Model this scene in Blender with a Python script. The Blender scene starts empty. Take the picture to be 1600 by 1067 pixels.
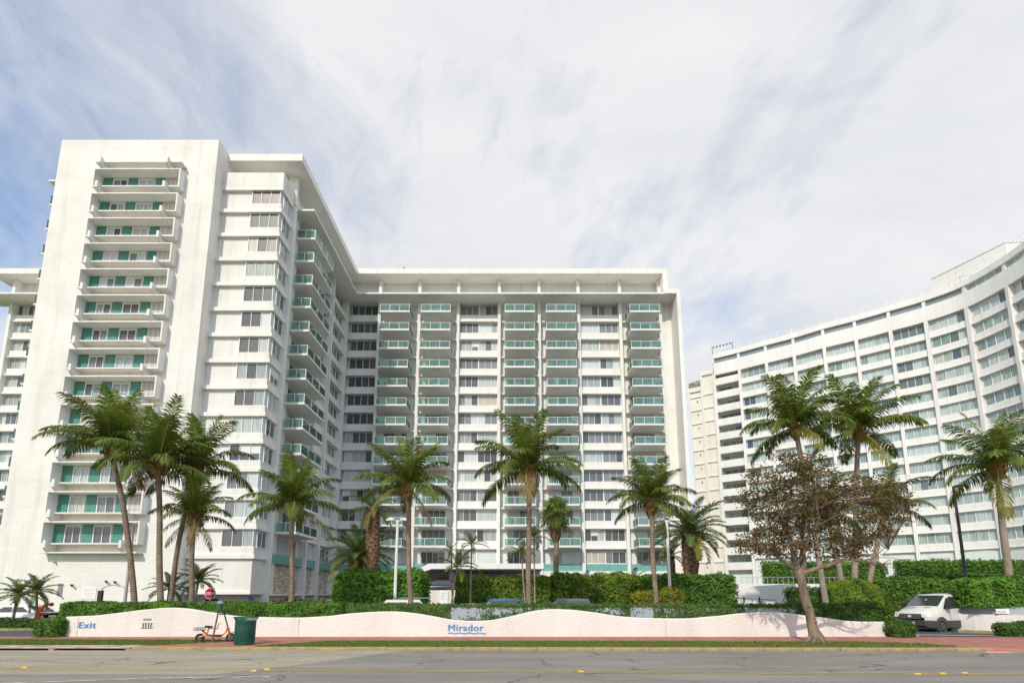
import bpy, math, random
from mathutils import Vector, Matrix
R = math.radians
rnd = random.Random(7)
scene = bpy.context.scene
COL = scene.collection

# ------------------------------------------------------------------ camera
cam_d = bpy.data.cameras.new('camera'); cam = bpy.data.objects.new('camera', cam_d); COL.objects.link(cam)
cam.location = (0, 0, 2.1); cam.rotation_euler = (R(90 + 9.09), 0, 0)
cam_d.sensor_width = 36; cam_d.lens = 18.0; cam_d.shift_y = 0.1666; cam_d.clip_end = 6000
scene.camera = cam
scene.render.resolution_x = 1024; scene.render.resolution_y = 682
# ------------------------------------------------------------------ light
SUN_EL, SUN_AZ = 39.0, 19.0          # elevation; degrees to the left of straight behind the camera
sv = Vector((-math.sin(R(SUN_AZ)) * math.cos(R(SUN_EL)), -math.cos(R(SUN_AZ)) * math.cos(R(SUN_EL)), math.sin(R(SUN_EL))))
sun_d = bpy.data.lights.new('sun', 'SUN'); sun = bpy.data.objects.new('sun', sun_d); COL.objects.link(sun)
sun_d.energy = 2.05; sun_d.angle = R(1.0); sun_d.color = (1.0, 0.93, 0.82)
sun.rotation_euler = sv.to_track_quat('Z', 'Y').to_euler()
scene.view_settings.view_transform = 'Standard'; scene.view_settings.look = 'None'
scene.view_settings.exposure = 0.60; scene.view_settings.gamma = 1.0
scene.view_settings.use_curve_mapping = False

world = bpy.data.worlds.new('World'); scene.world = world; world.use_nodes = True
nt = world.node_tree; nt.nodes.clear()
def N(t, kind, **kw):
    n = t.nodes.new(kind)
    for k, v in kw.items(): setattr(n, k, v)
    return n
def math_node(t, op, a, b=None, clamp=False):
    n = N(t, 'ShaderNodeMath', operation=op, use_clamp=clamp)
    for i, q in enumerate((a, b)):
        if q is None: continue
        if isinstance(q, (int, float)): n.inputs[i].default_value = q
        else: t.links.new(q, n.inputs[i])
    return n.outputs[0]
out = N(nt, 'ShaderNodeOutputWorld')
sky = N(nt, 'ShaderNodeTexSky', sky_type='NISHITA', sun_disc=False)
sky.sun_elevation = R(SUN_EL); sky.sun_rotation = math.atan2(sv.x, sv.y); sky.air_density = 1.0; sky.dust_density = 0.6; sky.ozone_density = 1.5
bg = N(nt, 'ShaderNodeBackground'); bg.inputs[1].default_value = 0.15
nt.links.new(sky.outputs[0], bg.inputs[0])
cl = N(nt, 'ShaderNodeBackground')                       # high thin cloud, evenly lit
tc = N(nt, 'ShaderNodeTexCoord'); sp = N(nt, 'ShaderNodeSeparateXYZ'); nt.links.new(tc.outputs['Generated'], sp.inputs[0])
zz = math_node(nt, 'ADD', math_node(nt, 'MAXIMUM', sp.outputs[2], 0.0), 0.16)
cx = math_node(nt, 'DIVIDE', sp.outputs[0], zz); cy = math_node(nt, 'DIVIDE', sp.outputs[1], zz)
cx = math_node(nt, 'ADD', cx, math_node(nt, 'MULTIPLY', cy, 0.18))
cb = N(nt, 'ShaderNodeCombineXYZ'); nt.links.new(cx, cb.inputs[0]); nt.links.new(cy, cb.inputs[1])
def cloud_noise(loc, rot, scale, ns, detail, rough, dist):
    mp = N(nt, 'ShaderNodeMapping'); mp.inputs['Location'].default_value = loc; mp.inputs['Rotation'].default_value = (0, 0, R(rot)); mp.inputs['Scale'].default_value = scale
    nt.links.new(cb.outputs[0], mp.inputs[0])
    n = N(nt, 'ShaderNodeTexNoise'); n.inputs['Scale'].default_value = ns; n.inputs['Detail'].default_value = detail
    n.inputs['Roughness'].default_value = rough; n.inputs['Distortion'].default_value = dist
    nt.links.new(mp.outputs[0], n.inputs['Vector']); return n.outputs['Fac']
cover = cloud_noise((3.7, 8.2, 0), 0, (1, .8, 1), 0.55, 3, 0.5, 0.2)
streak = cloud_noise((1.3, 6.6, 0), 0, (1.55, 0.8, 1), 1.35, 9, 0.56, 1.3)
fine = cloud_noise((1.3, 6.6, 3), 0, (2.1, 1.3, 1), 5.0, 7, 0.62, 0.8)
f1 = math_node(nt, 'ADD', math_node(nt, 'MULTIPLY', cover, 3.0), math_node(nt, 'MULTIPLY', streak, 1.0))
f1 = math_node(nt, 'ADD', f1, math_node(nt, 'MULTIPLY', fine, 0.55))
mr = N(nt, 'ShaderNodeMapRange'); mr.inputs['From Min'].default_value = 1.80; mr.inputs['From Max'].default_value = 2.44
mr.inputs['To Min'].default_value = 0.10; mr.inputs['To Max'].default_value = 0.98
nt.links.new(f1, mr.inputs['Value'])
shade = cloud_noise((7.0, 2.0, 0), 35, (1, 1.8, 1), 1.3, 7, 0.6, 0.5)
cr = N(nt, 'ShaderNodeValToRGB'); cr.color_ramp.elements[0].position = 0.34; cr.color_ramp.elements[0].color = (0.78, 0.80, 0.835, 1)
cr.color_ramp.elements[1].position = 0.62; cr.color_ramp.elements[1].color = (0.90, 0.90, 0.91, 1)
nt.links.new(shade, cr.inputs[0]); nt.links.new(cr.outputs[0], cl.inputs[0]); cl.inputs[1].default_value = 0.655
mx = N(nt, 'ShaderNodeMixShader'); nt.links.new(mr.outputs[0], mx.inputs[0]); nt.links.new(bg.outputs[0], mx.inputs[1]); nt.links.new(cl.outputs[0], mx.inputs[2])
nt.links.new(mx.outputs[0], out.inputs[0])

# ------------------------------------------------------------------ materials
MATS = {}
def mat(name, col, rough=0.8, var=0.0, vscale=3.0, bump=0.0, bscale=40.0, spec=0.5, metal=0.0, coat=0.0, col2=None,
        transl=0.0, space='Object', stretch=(1, 1, 1), detail=4.0):
    m = bpy.data.materials.new(name); m.use_nodes = True; t = m.node_tree; b = t.nodes['Principled BSDF']; MATS[name] = m
    b.inputs['Base Color'].default_value = (*col, 1); b.inputs['Roughness'].default_value = rough
    b.inputs['Specular IOR Level'].default_value = spec; b.inputs['Metallic'].default_value = metal; b.inputs['Coat Weight'].default_value = coat
    src = None
    if var or col2 or bump:
        tcn = N(t, 'ShaderNodeTexCoord'); mp = N(t, 'ShaderNodeMapping'); mp.inputs['Scale'].default_value = stretch
        if space == 'World':
            g = N(t, 'ShaderNodeNewGeometry'); t.links.new(g.outputs['Position'], mp.inputs[0])
        else: t.links.new(tcn.outputs[space], mp.inputs[0])
        src = mp.outputs[0]
    if var or col2:
        n = N(t, 'ShaderNodeTexNoise'); n.inputs['Scale'].default_value = vscale; n.inputs['Detail'].default_value = detail; t.links.new(src, n.inputs['Vector'])
        r = N(t, 'ShaderNodeValToRGB'); r.color_ramp.elements[0].position = 0.36; r.color_ramp.elements[1].position = 0.64
        a = col2 if col2 else tuple(c * (1 - var) for c in col)
        bq = col if col2 else tuple(min(1, c * (1 + var)) for c in col)
        r.color_ramp.elements[0].color = (*a, 1); r.color_ramp.elements[1].color = (*bq, 1)
        t.links.new(n.outputs['Fac'], r.inputs[0]); t.links.new(r.outputs[0], b.inputs['Base Color'])
        m['ramp'] = r.name
    if bump:
        n2 = N(t, 'ShaderNodeTexNoise'); n2.inputs['Scale'].default_value = bscale; n2.inputs['Detail'].default_value = 5; t.links.new(src, n2.inputs['Vector'])
        bp = N(t, 'ShaderNodeBump'); bp.inputs['Strength'].default_value = bump; bp.inputs['Distance'].default_value = 0.05
        t.links.new(n2.outputs['Fac'], bp.inputs['Height']); t.links.new(bp.outputs[0], b.inputs['Normal'])
    if transl:
        tr = N(t, 'ShaderNodeBsdfTranslucent'); ms = N(t, 'ShaderNodeMixShader'); ms.inputs[0].default_value = transl
        o = t.nodes['Material Output']
        if var or col2: t.links.new(r.outputs[0], tr.inputs[0])
        else: tr.inputs[0].default_value = (*col, 1)
        t.links.new(b.outputs[0], ms.inputs[1]); t.links.new(tr.outputs[0], ms.inputs[2]); t.links.new(ms.outputs[0], o.inputs[0])
    return m

def stained(name, col, dark, rough=0.85, bump=0.25, streak=0.75, courses=False):
    """painted stucco: faint vertical rain streaks and blotches of its own"""
    m = mat(name, col, rough, bump=bump, bscale=9.0, space='World'); t = m.node_tree; b = t.nodes['Principled BSDF']
    g = N(t, 'ShaderNodeNewGeometry')
    def ns(scale, st, det, lo, hi):
        mp = N(t, 'ShaderNodeMapping'); mp.inputs['Scale'].default_value = st; t.links.new(g.outputs['Position'], mp.inputs[0])
        n = N(t, 'ShaderNodeTexNoise'); n.inputs['Scale'].default_value = scale; n.inputs['Detail'].default_value = det; t.links.new(mp.outputs[0], n.inputs['Vector'])
        q = N(t, 'ShaderNodeMapRange'); q.inputs['From Min'].default_value = lo; q.inputs['From Max'].default_value = hi; t.links.new(n.outputs['Fac'], q.inputs['Value']); return q.outputs[0]
    s = math_node(t, 'MULTIPLY', ns(1.0, (1.6, 1.6, 0.10), 6, 0.50, 0.78), streak)
    s = math_node(t, 'ADD', s, math_node(t, 'MULTIPLY', ns(0.35, (1, 1, 1), 5, 0.42, 0.75), 0.45), clamp=True)
    mxn = N(t, 'ShaderNodeMix', data_type='RGBA'); mxn.inputs['A'].default_value = (*col, 1); mxn.inputs['B'].default_value = (*dark, 1)
    t.links.new(s, mxn.inputs['Factor'])
    if not courses: t.links.new(mxn.outputs['Result'], b.inputs['Base Color']); return m
    sx = N(t, 'ShaderNodeSeparateXYZ'); t.links.new(g.outputs['Position'], sx.inputs[0]); cbn = N(t, 'ShaderNodeCombineXYZ')
    t.links.new(math_node(t, 'ADD', sx.outputs[0], sx.outputs[1]), cbn.inputs[0]); t.links.new(sx.outputs[2], cbn.inputs[1])
    br = N(t, 'ShaderNodeTexBrick'); br.inputs['Scale'].default_value = 1.0; br.inputs['Brick Width'].default_value = 1.1; br.inputs['Row Height'].default_value = 0.42; br.inputs['Mortar Size'].default_value = 0.02
    br.inputs['Color1'].default_value = (1, 1, 1, 1); br.inputs['Color2'].default_value = (.965, .96, .95, 1); br.inputs['Mortar'].default_value = (.92, .91, .90, 1); t.links.new(cbn.outputs[0], br.inputs['Vector'])
    mu = N(t, 'ShaderNodeMix', data_type='RGBA', blend_type='MULTIPLY'); mu.inputs['Factor'].default_value = 1; t.links.new(mxn.outputs['Result'], mu.inputs['A']); t.links.new(br.outputs['Color'], mu.inputs['B'])
    t.links.new(mu.outputs['Result'], b.inputs['Base Color'])
    return m

stained('white_stucco', (0.78, 0.765, 0.73), (0.63, 0.605, 0.555), courses=True)
stained('white_trim', (0.79, 0.775, 0.745), (0.66, 0.64, 0.595), bump=0.1)
stained('cream_and_bounce_stucco', (0.74, 0.675, 0.585), (0.62, 0.56, 0.48))  # beige paint of the deck wall; on the tower gaps, painted-in bounce light
stained('hotel_white', (0.775, 0.768, 0.75), (0.66, 0.645, 0.615))
stained('hotel_beige', (0.77, 0.735, 0.675), (0.66, 0.62, 0.555))
stained('pale_panel', (0.66, 0.72, 0.71), (0.56, 0.61, 0.60), bump=0.05)
stained('garden_wall', (0.75, 0.715, 0.665), (0.55, 0.515, 0.47), bump=0.6, streak=0.35)
mat('grey_render', (0.42, 0.42, 0.41), 0.85, var=0.1, space='World')
mat('frame_white', (0.80, 0.81, 0.80), 0.5)
mat('frame_alu', (0.55, 0.57, 0.57), 0.4, metal=0.3)
mat('green_tile', (0.10, 0.28, 0.225), 0.4, col2=(0.045, 0.19, 0.15), vscale=7, space='World', detail=8)
mat('teal_tile', (0.20, 0.44, 0.39), 0.35, col2=(0.12, 0.33, 0.29), vscale=6, space='World', detail=8)
mat('louvre', (0.80, 0.77, 0.72), 0.6)
mat('dark_void', (0.03, 0.03, 0.035), 0.9)
mat('flat_dark', (0.10, 0.10, 0.10), 0.9)  # even dark grey for seams, handles, wheel wells and backs of slats
mat('stone', (0.60, 0.51, 0.40), 0.9, col2=(0.42, 0.355, 0.28), vscale=2.5, space='World', bump=0.4)
mat('stone_pale', (0.68, 0.60, 0.49), 0.9, var=0.15, vscale=3, space='World', bump=0.4)
mat('mortar', (0.36, 0.33, 0.29), 0.95)

def pane_mat(name, col, rough=0.06, folds=0.0, blind=None, tint=None):
    """window pane: glossy front over whatever hangs behind it"""
    m = mat(name, col, 0.35, spec=0.4, coat=1.0); t = m.node_tree; b = t.nodes['Principled BSDF']
    b.inputs['Coat Roughness'].default_value = 0.02; b.inputs['Coat IOR'].default_value = 1.6
    tcn = N(t, 'ShaderNodeTexCoord'); sx = N(t, 'ShaderNodeSeparateXYZ'); t.links.new(tcn.outputs['Object'], sx.inputs[0])
    cur = None
    if folds:
        oi = N(t, 'ShaderNodeObjectInfo')
        w = N(t, 'ShaderNodeTexNoise'); w.inputs['Scale'].default_value = 9.0; w.inputs['Detail'].default_value = 2
        mp = N(t, 'ShaderNodeCombineXYZ'); t.links.new(math_node(t, 'ADD', sx.outputs[0], math_node(t, 'MULTIPLY', oi.outputs['Random'], 40.0)), mp.inputs[0])
        t.links.new(math_node(t, 'MULTIPLY', sx.outputs[2], 0.06), mp.inputs[2]); t.links.new(mp.outputs[0], w.inputs['Vector'])
        r = N(t, 'ShaderNodeValToRGB'); r.color_ramp.elements[0].position = 0.32; r.color_ramp.elements[1].position = 0.66
        r.color_ramp.elements[0].color = (*[c * (1 - folds) for c in col], 1); r.color_ramp.elements[1].color = (*col, 1)
        t.links.new(w.outputs['Fac'], r.inputs[0]); cur = r.outputs[0]
        t.links.new(cur, b.inputs['Base Color'])
    if blind:
        lvl, bc = blind
        fac = math_node(t, 'GREATER_THAN', sx.outputs[2], lvl)
        q = N(t, 'ShaderNodeMix', data_type='RGBA'); q.inputs['A'].default_value = (*col, 1); q.inputs['B'].default_value = (*bc, 1)
        t.links.new(fac, q.inputs['Factor']); t.links.new(q.outputs['Result'], b.inputs['Base Color'])
    return m
pane_mat('pane_dark', (0.045, 0.05, 0.052))
pane_mat('pane_smoke', (0.085, 0.085, 0.088))
pane_mat('pane_grey', (0.20, 0.21, 0.21), folds=0.25)
pane_mat('pane_curtain', (0.50, 0.55, 0.53), folds=0.35)
pane_mat('pane_sheer', (0.36, 0.41, 0.40), folds=0.4)
pane_mat('pane_blind', (0.56, 0.60, 0.59))
pane_mat('pane_half', (0.09, 0.09, 0.095), blind=(0.75, (0.70, 0.72, 0.72)))
pane_mat('pane_low', (0.08, 0.08, 0.085), blind=(0.35, (0.66, 0.68, 0.68)))
pane_mat('pane_beige', (0.55, 0.50, 0.42), folds=0.3)
pane_mat('pane_brown', (0.17, 0.12, 0.11), folds=0.3)
pane_mat('pane_blue', (0.06, 0.085, 0.15), folds=0.4)
pane_mat('hotel_sheer', (0.38, 0.48, 0.455), folds=0.45)
pane_mat('hotel_pale', (0.48, 0.57, 0.55), folds=0.3)
pane_mat('hotel_teal', (0.24, 0.34, 0.33), folds=0.5)
pane_mat('hotel_dark', (0.08, 0.12, 0.125))
pane_mat('hotel_blue', (0.04, 0.085, 0.14))
pane_mat('attic_glass', (0.20, 0.24, 0.25), folds=0.2)
PANES_MAIN = ['pane_dark'] * 3 + ['pane_smoke'] * 5 + ['pane_grey'] * 6 + ['pane_curtain'] * 6 + ['pane_sheer'] * 4 + ['pane_blind'] * 4 + ['pane_half'] + ['pane_beige']
PANES_CORNER = ['pane_dark'] * 8 + ['pane_smoke'] * 6 + ['pane_grey'] * 2 + ['pane_sheer']
PANES_HOTEL = ['hotel_sheer'] * 10 + ['hotel_pale'] * 11 + ['hotel_teal'] * 5 + ['hotel_dark'] * 4 + ['hotel_blue']

def glass_mat(name, tint, diff, k):
    m = bpy.data.materials.new(name); m.use_nodes = True; t = m.node_tree; MATS[name] = m; t.nodes.clear()
    o = N(t, 'ShaderNodeOutputMaterial'); tr = N(t, 'ShaderNodeBsdfTransparent'); tr.inputs[0].default_value = (*tint, 1)
    df = N(t, 'ShaderNodeBsdfDiffuse'); df.inputs[0].default_value = (*diff, 1)
    gl = N(t, 'ShaderNodeBsdfGlossy'); gl.inputs['Roughness'].default_value = 0.04; gl.inputs[0].default_value = (0.9, 1, 0.97, 1)
    m1 = N(t, 'ShaderNodeMixShader'); m1.inputs[0].default_value = k; t.links.new(tr.outputs[0], m1.inputs[1]); t.links.new(df.outputs[0], m1.inputs[2])
    fr = N(t, 'ShaderNodeFresnel'); fr.inputs[0].default_value = 1.5
    m2 = N(t, 'ShaderNodeMixShader'); t.links.new(fr.outputs[0], m2.inputs[0]); t.links.new(m1.outputs[0], m2.inputs[1]); t.links.new(gl.outputs[0], m2.inputs[2])
    t.links.new(m2.outputs[0], o.inputs[0]); return m
glass_mat('balcony_glass', (0.62, 0.86, 0.80), (0.46, 0.66, 0.61), 0.16)
glass_mat('clear_glass', (0.88, 0.93, 0.92), (0.8, 0.85, 0.84), 0.10)

mat('asphalt', (0.215, 0.20, 0.18), 0.9, bump=0.5, bscale=60, space='World')
mat('asphalt_dark', (0.075, 0.078, 0.082), 0.9, var=0.25, vscale=1.5, bump=0.3, space='World')
mat('yellow_paint', (0.50, 0.36, 0.06), 0.8, col2=(0.31, 0.26, 0.15), vscale=5, space='World', detail=9)
mat('yellow_kerb', (0.37, 0.29, 0.10), 0.85, col2=(0.25, 0.205, 0.13), vscale=3.2, space='World', detail=9)
mat('white_paint', (0.55, 0.54, 0.51), 0.8, col2=(0.27, 0.25, 0.23), vscale=4, space='World', detail=9)
mat('concrete', (0.42, 0.35, 0.25), 0.9, var=0.3, vscale=1.5, bump=0.4, space='World')
mat('red_paving', (0.42, 0.185, 0.145), 0.9, col2=(0.30, 0.125, 0.10), vscale=1.6, bump=0.3, space='World', detail=8)
mat('soil', (0.10, 0.075, 0.05), 0.95, var=0.3, vscale=4, space='World', bump=0.5)
mat('lawn', (0.085, 0.15, 0.03), 0.95, col2=(0.12, 0.13, 0.045), vscale=1.2, space='World', bump=0.5)
mat('grass_blade', (0.13, 0.24, 0.03), 0.6, spec=0.22, col2=(0.19, 0.19, 0.06), vscale=0.9, space='World', transl=0.3, detail=6)
mat('leaf_hedge', (0.155, 0.31, 0.0389), 0.6, spec=0.22, col2=(0.0544, 0.132, 0.0186), vscale=2.6, space='World', transl=0.3, detail=6)
mat('leaf_bright', (0.178, 0.365, 0.0389), 0.6, spec=0.22, col2=(0.0776, 0.202, 0.0233), vscale=2.4, space='World', transl=0.3, detail=6)
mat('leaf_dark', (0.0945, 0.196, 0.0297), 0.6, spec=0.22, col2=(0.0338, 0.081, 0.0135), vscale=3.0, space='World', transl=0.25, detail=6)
mat('leaf_yellow', (0.30, 0.27, 0.02), 0.6, spec=0.22, col2=(0.13, 0.17, 0.02), vscale=3, space='World', transl=0.3)
mat('leaf_vine', (0.121, 0.216, 0.0405), 0.6, spec=0.22, col2=(0.0473, 0.0945, 0.0243), vscale=4, space='World', transl=0.25)
mat('leaf_red', (0.25, 0.02, 0.03), 0.6, spec=0.22, var=0.4, space='World', transl=0.3)
mat('leaf_tree', (0.182, 0.135, 0.0378), 0.6, spec=0.22, col2=(0.115, 0.182, 0.0351), vscale=1.1, space='World', transl=0.25, detail=7)
mat('leaf_lime', (0.20, 0.29, 0.03), 0.6, spec=0.22, col2=(0.075, 0.14, 0.016), vscale=1.3, space='World', transl=0.3, detail=8)
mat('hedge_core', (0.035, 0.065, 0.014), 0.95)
mat('leaf_brown', (0.27, 0.155, 0.055), 0.6, spec=0.2, col2=(0.13, 0.09, 0.03), vscale=2.5, space='World', transl=0.3, detail=6)
mat('leaf_olive', (0.15, 0.155, 0.035), 0.6, spec=0.22, col2=(0.07, 0.09, 0.02), vscale=2.0, space='World', transl=0.3, detail=6)
mat('frond_young', (0.145, 0.20, 0.022), 0.55, spec=0.25, var=0.3, vscale=1.5, transl=0.35)
mat('frond_green', (0.105, 0.148, 0.020), 0.55, spec=0.25, var=0.35, vscale=1.5, transl=0.33)
mat('frond_old', (0.20, 0.185, 0.03), 0.6, spec=0.2, var=0.35, vscale=1.5, transl=0.35)
mat('frond_dry', (0.25, 0.17, 0.07), 0.6, spec=0.22, var=0.35, vscale=2, transl=0.25)
mat('date_green', (0.115, 0.182, 0.0607), 0.6, spec=0.22, var=0.25, vscale=2, transl=0.3)
mat('rachis', (0.26, 0.24, 0.06), 0.6)
mat('crown_fibre', (0.38, 0.20, 0.06), 0.9, col2=(0.16, 0.08, 0.03), vscale=9, bump=0.7, bscale=25)
mat('coconut', (0.20, 0.16, 0.04), 0.6, var=0.3)
mat('date_trunk', (0.24, 0.15, 0.085), 0.95, col2=(0.10, 0.06, 0.04), vscale=6, bump=0.7, bscale=20)
mat('tree_bark', (0.27, 0.20, 0.145), 0.95, col2=(0.14, 0.10, 0.075), vscale=5, bump=0.9, bscale=14, stretch=(1, 1, 0.22), space='World')
def ringed_bark(name, a, b_):
    m = mat(name, a, 0.95, bump=0.6, bscale=16, space='World'); t = m.node_tree; b = t.nodes['Principled BSDF']
    g = N(t, 'ShaderNodeNewGeometry'); w = N(t, 'ShaderNodeTexWave', bands_direction='Z'); w.inputs['Scale'].default_value = 2.6
    w.inputs['Distortion'].default_value = 2.5; w.inputs['Detail'].default_value = 3; w.inputs['Detail Scale'].default_value = 2.0
    t.links.new(g.outputs['Position'], w.inputs['Vector'])
    n = N(t, 'ShaderNodeTexNoise'); n.inputs['Scale'].default_value = 3.0; n.inputs['Detail'].default_value = 6; t.links.new(g.outputs['Position'], n.inputs['Vector'])
    f = math_node(t, 'ADD', math_node(t, 'MULTIPLY', w.outputs['Fac'], 0.45), math_node(t, 'MULTIPLY', n.outputs['Fac'], 0.75))
    r = N(t, 'ShaderNodeValToRGB'); r.color_ramp.elements[0].position = 0.38; r.color_ramp.elements[1].position = 0.85
    r.color_ramp.elements[0].color = (*b_, 1); r.color_ramp.elements[1].color = (*a, 1)
    t.links.new(f, r.inputs[0]); t.links.new(r.outputs[0], b.inputs['Base Color']); return m
ringed_bark('palm_bark', (0.33, 0.25, 0.18), (0.13, 0.09, 0.065))
ringed_bark('palm_bark_grey', (0.40, 0.33, 0.26), (0.20, 0.155, 0.12))
mat('blue_letter', (0.10, 0.27, 0.52), 0.5, var=0.08)
mat('letter_white', (0.82, 0.82, 0.80), 0.5)
mat('sign_red', (0.42, 0.012, 0.025), 0.4, var=0.1)
mat('sign_blue', (0.08, 0.13, 0.38), 0.5)
mat('green_metal', (0.010, 0.095, 0.058), 0.45, var=0.15)
mat('dark_green_metal', (0.008, 0.07, 0.048), 0.45)
mat('grey_metal', (0.34, 0.34, 0.34), 0.45, metal=0.5)
mat('dark_metal', (0.035, 0.037, 0.04), 0.5)
mat('pole_white', (0.78, 0.78, 0.76), 0.5)
mat('pole_grey', (0.42, 0.43, 0.43), 0.5)
mat('rust_pole', (0.13, 0.11, 0.085), 0.7, var=0.3, vscale=12)
mat('orange_paint', (0.62, 0.14, 0.025), 0.4, var=0.15)
mat('cone_orange', (0.85, 0.10, 0.02), 0.6)
mat('red_metal', (0.45, 0.05, 0.04), 0.5, var=0.2)
mat('rubber', (0.022, 0.022, 0.023), 0.85)
mat('rim', (0.16, 0.15, 0.14), 0.45, metal=0.4)
mat('rim_silver', (0.55, 0.56, 0.57), 0.35, metal=0.7)
mat('van_paint', (0.66, 0.65, 0.63), 0.35, coat=0.6, var=0.04)
mat('car_white', (0.80, 0.80, 0.80), 0.3, coat=0.8)
mat('car_cream', (0.72, 0.68, 0.58), 0.35, coat=0.6)
mat('car_silver', (0.55, 0.57, 0.58), 0.3, coat=0.8)
mat('car_black', (0.02, 0.022, 0.026), 0.25, coat=1.0)
mat('car_grey', (0.09, 0.10, 0.11), 0.3, coat=1.0)
mat('car_blue', (0.03, 0.11, 0.24), 0.3, coat=1.0)
mat('cladding', (0.060, 0.052, 0.050), 0.6)
mat('car_glass', (0.035, 0.05, 0.052), 0.05, coat=1.0)
mat('lamp_clear', (0.72, 0.76, 0.78), 0.15, coat=0.8)
mat('tail_red', (0.45, 0.02, 0.02), 0.3, coat=0.5)
mat('marker_yellow', (0.75, 0.45, 0.02), 0.5)
mat('pink_mark', (0.85, 0.32, 0.26), 0.8, var=0.2, vscale=9)
mat('blue_tile', (0.42, 0.45, 0.49), 0.35, col2=(0.25, 0.28, 0.33), vscale=22, space='World', detail=3)
mat('hose_blue', (0.10, 0.24, 0.32), 0.5)
am = mat('lamp_amber', (1.0, 0.36, 0.12), 0.3); am.node_tree.nodes['Principled BSDF'].inputs['Emission Color'].default_value = (1, 0.42, 0.16, 1)
am.node_tree.nodes['Principled BSDF'].inputs['Emission Strength'].default_value = 0.9

# worn, cracked road surface
def worn_road(name, a, b_, c_):
    m = mat(name, a, 0.9, bump=0.5, bscale=55, space='World'); t = m.node_tree; b = t.nodes['Principled BSDF']
    g = N(t, 'ShaderNodeNewGeometry')
    def nz(s, st, d):
        mp = N(t, 'ShaderNodeMapping'); mp.inputs['Scale'].default_value = st; t.links.new(g.outputs['Position'], mp.inputs[0])
        n = N(t, 'ShaderNodeTexNoise'); n.inputs['Scale'].default_value = s; n.inputs['Detail'].default_value = d; n.inputs['Roughness'].default_value = 0.65; t.links.new(mp.outputs[0], n.inputs['Vector']); return n.outputs
    n1 = nz(0.5, (0.35, 1.6, 1), 8)[0]
    r = N(t, 'ShaderNodeValToRGB'); r.color_ramp.elements[0].position = 0.34; r.color_ramp.elements[1].position = 0.66
    r.color_ramp.elements[0].color = (*b_, 1); r.color_ramp.elements[1].color = (*a, 1); t.links.new(n1, r.inputs[0])
    nf = nz(38, (1, 1, 1), 3)[0]
    sp_ = N(t, 'ShaderNodeMapRange'); sp_.inputs['From Min'].default_value = 0.3; sp_.inputs['From Max'].default_value = 0.7; sp_.inputs['To Min'].default_value = 0.72; sp_.inputs['To Max'].default_value = 1.25
    t.links.new(nf, sp_.inputs['Value'])
    mu = N(t, 'ShaderNodeMix', data_type='RGBA', blend_type='MULTIPLY'); mu.inputs['Factor'].default_value = 1
    t.links.new(r.outputs[0], mu.inputs['A']); t.links.new(sp_.outputs[0], mu.inputs['B'])
    # cracks
    wob = nz(1.1, (1, 1, 1), 6)[1]
    va = N(t, 'ShaderNodeVectorMath', operation='MULTIPLY_ADD'); t.links.new(wob, va.inputs[0]); va.inputs[1].default_value = (1.6, 1.6, 0); t.links.new(g.outputs['Position'], va.inputs[2])
    mp = N(t, 'ShaderNodeMapping'); mp.inputs['Scale'].default_value = (0.20, 0.42, 0); t.links.new(va.outputs[0], mp.inputs[0])
    vo = N(t, 'ShaderNodeTexVoronoi', feature='DISTANCE_TO_EDGE'); vo.inputs['Scale'].default_value = 1.0; t.links.new(mp.outputs[0], vo.inputs['Vector'])
    gate = nz(0.28, (1, 1, 1), 3)[0]
    wdt = math_node(t, 'MULTIPLY', math_node(t, 'SUBTRACT', gate, 0.42), 0.055)
    ck = math_node(t, 'LESS_THAN', vo.outputs['Distance'], wdt)
    mk = N(t, 'ShaderNodeMix', data_type='RGBA'); t.links.new(math_node(t, 'MULTIPLY', ck, 0.85), mk.inputs['Factor']); t.links.new(mu.outputs['Result'], mk.inputs['A']); mk.inputs['B'].default_value = (*c_, 1)
    t.links.new(mk.outputs['Result'], b.inputs['Base Color']); return m
worn_road('road_worn', (0.275, 0.262, 0.235), (0.19, 0.181, 0.163), (0.075, 0.07, 0.062))
worn_road('road_pale', (0.385, 0.35, 0.28), (0.29, 0.262, 0.207), (0.08, 0.07, 0.055))
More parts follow.
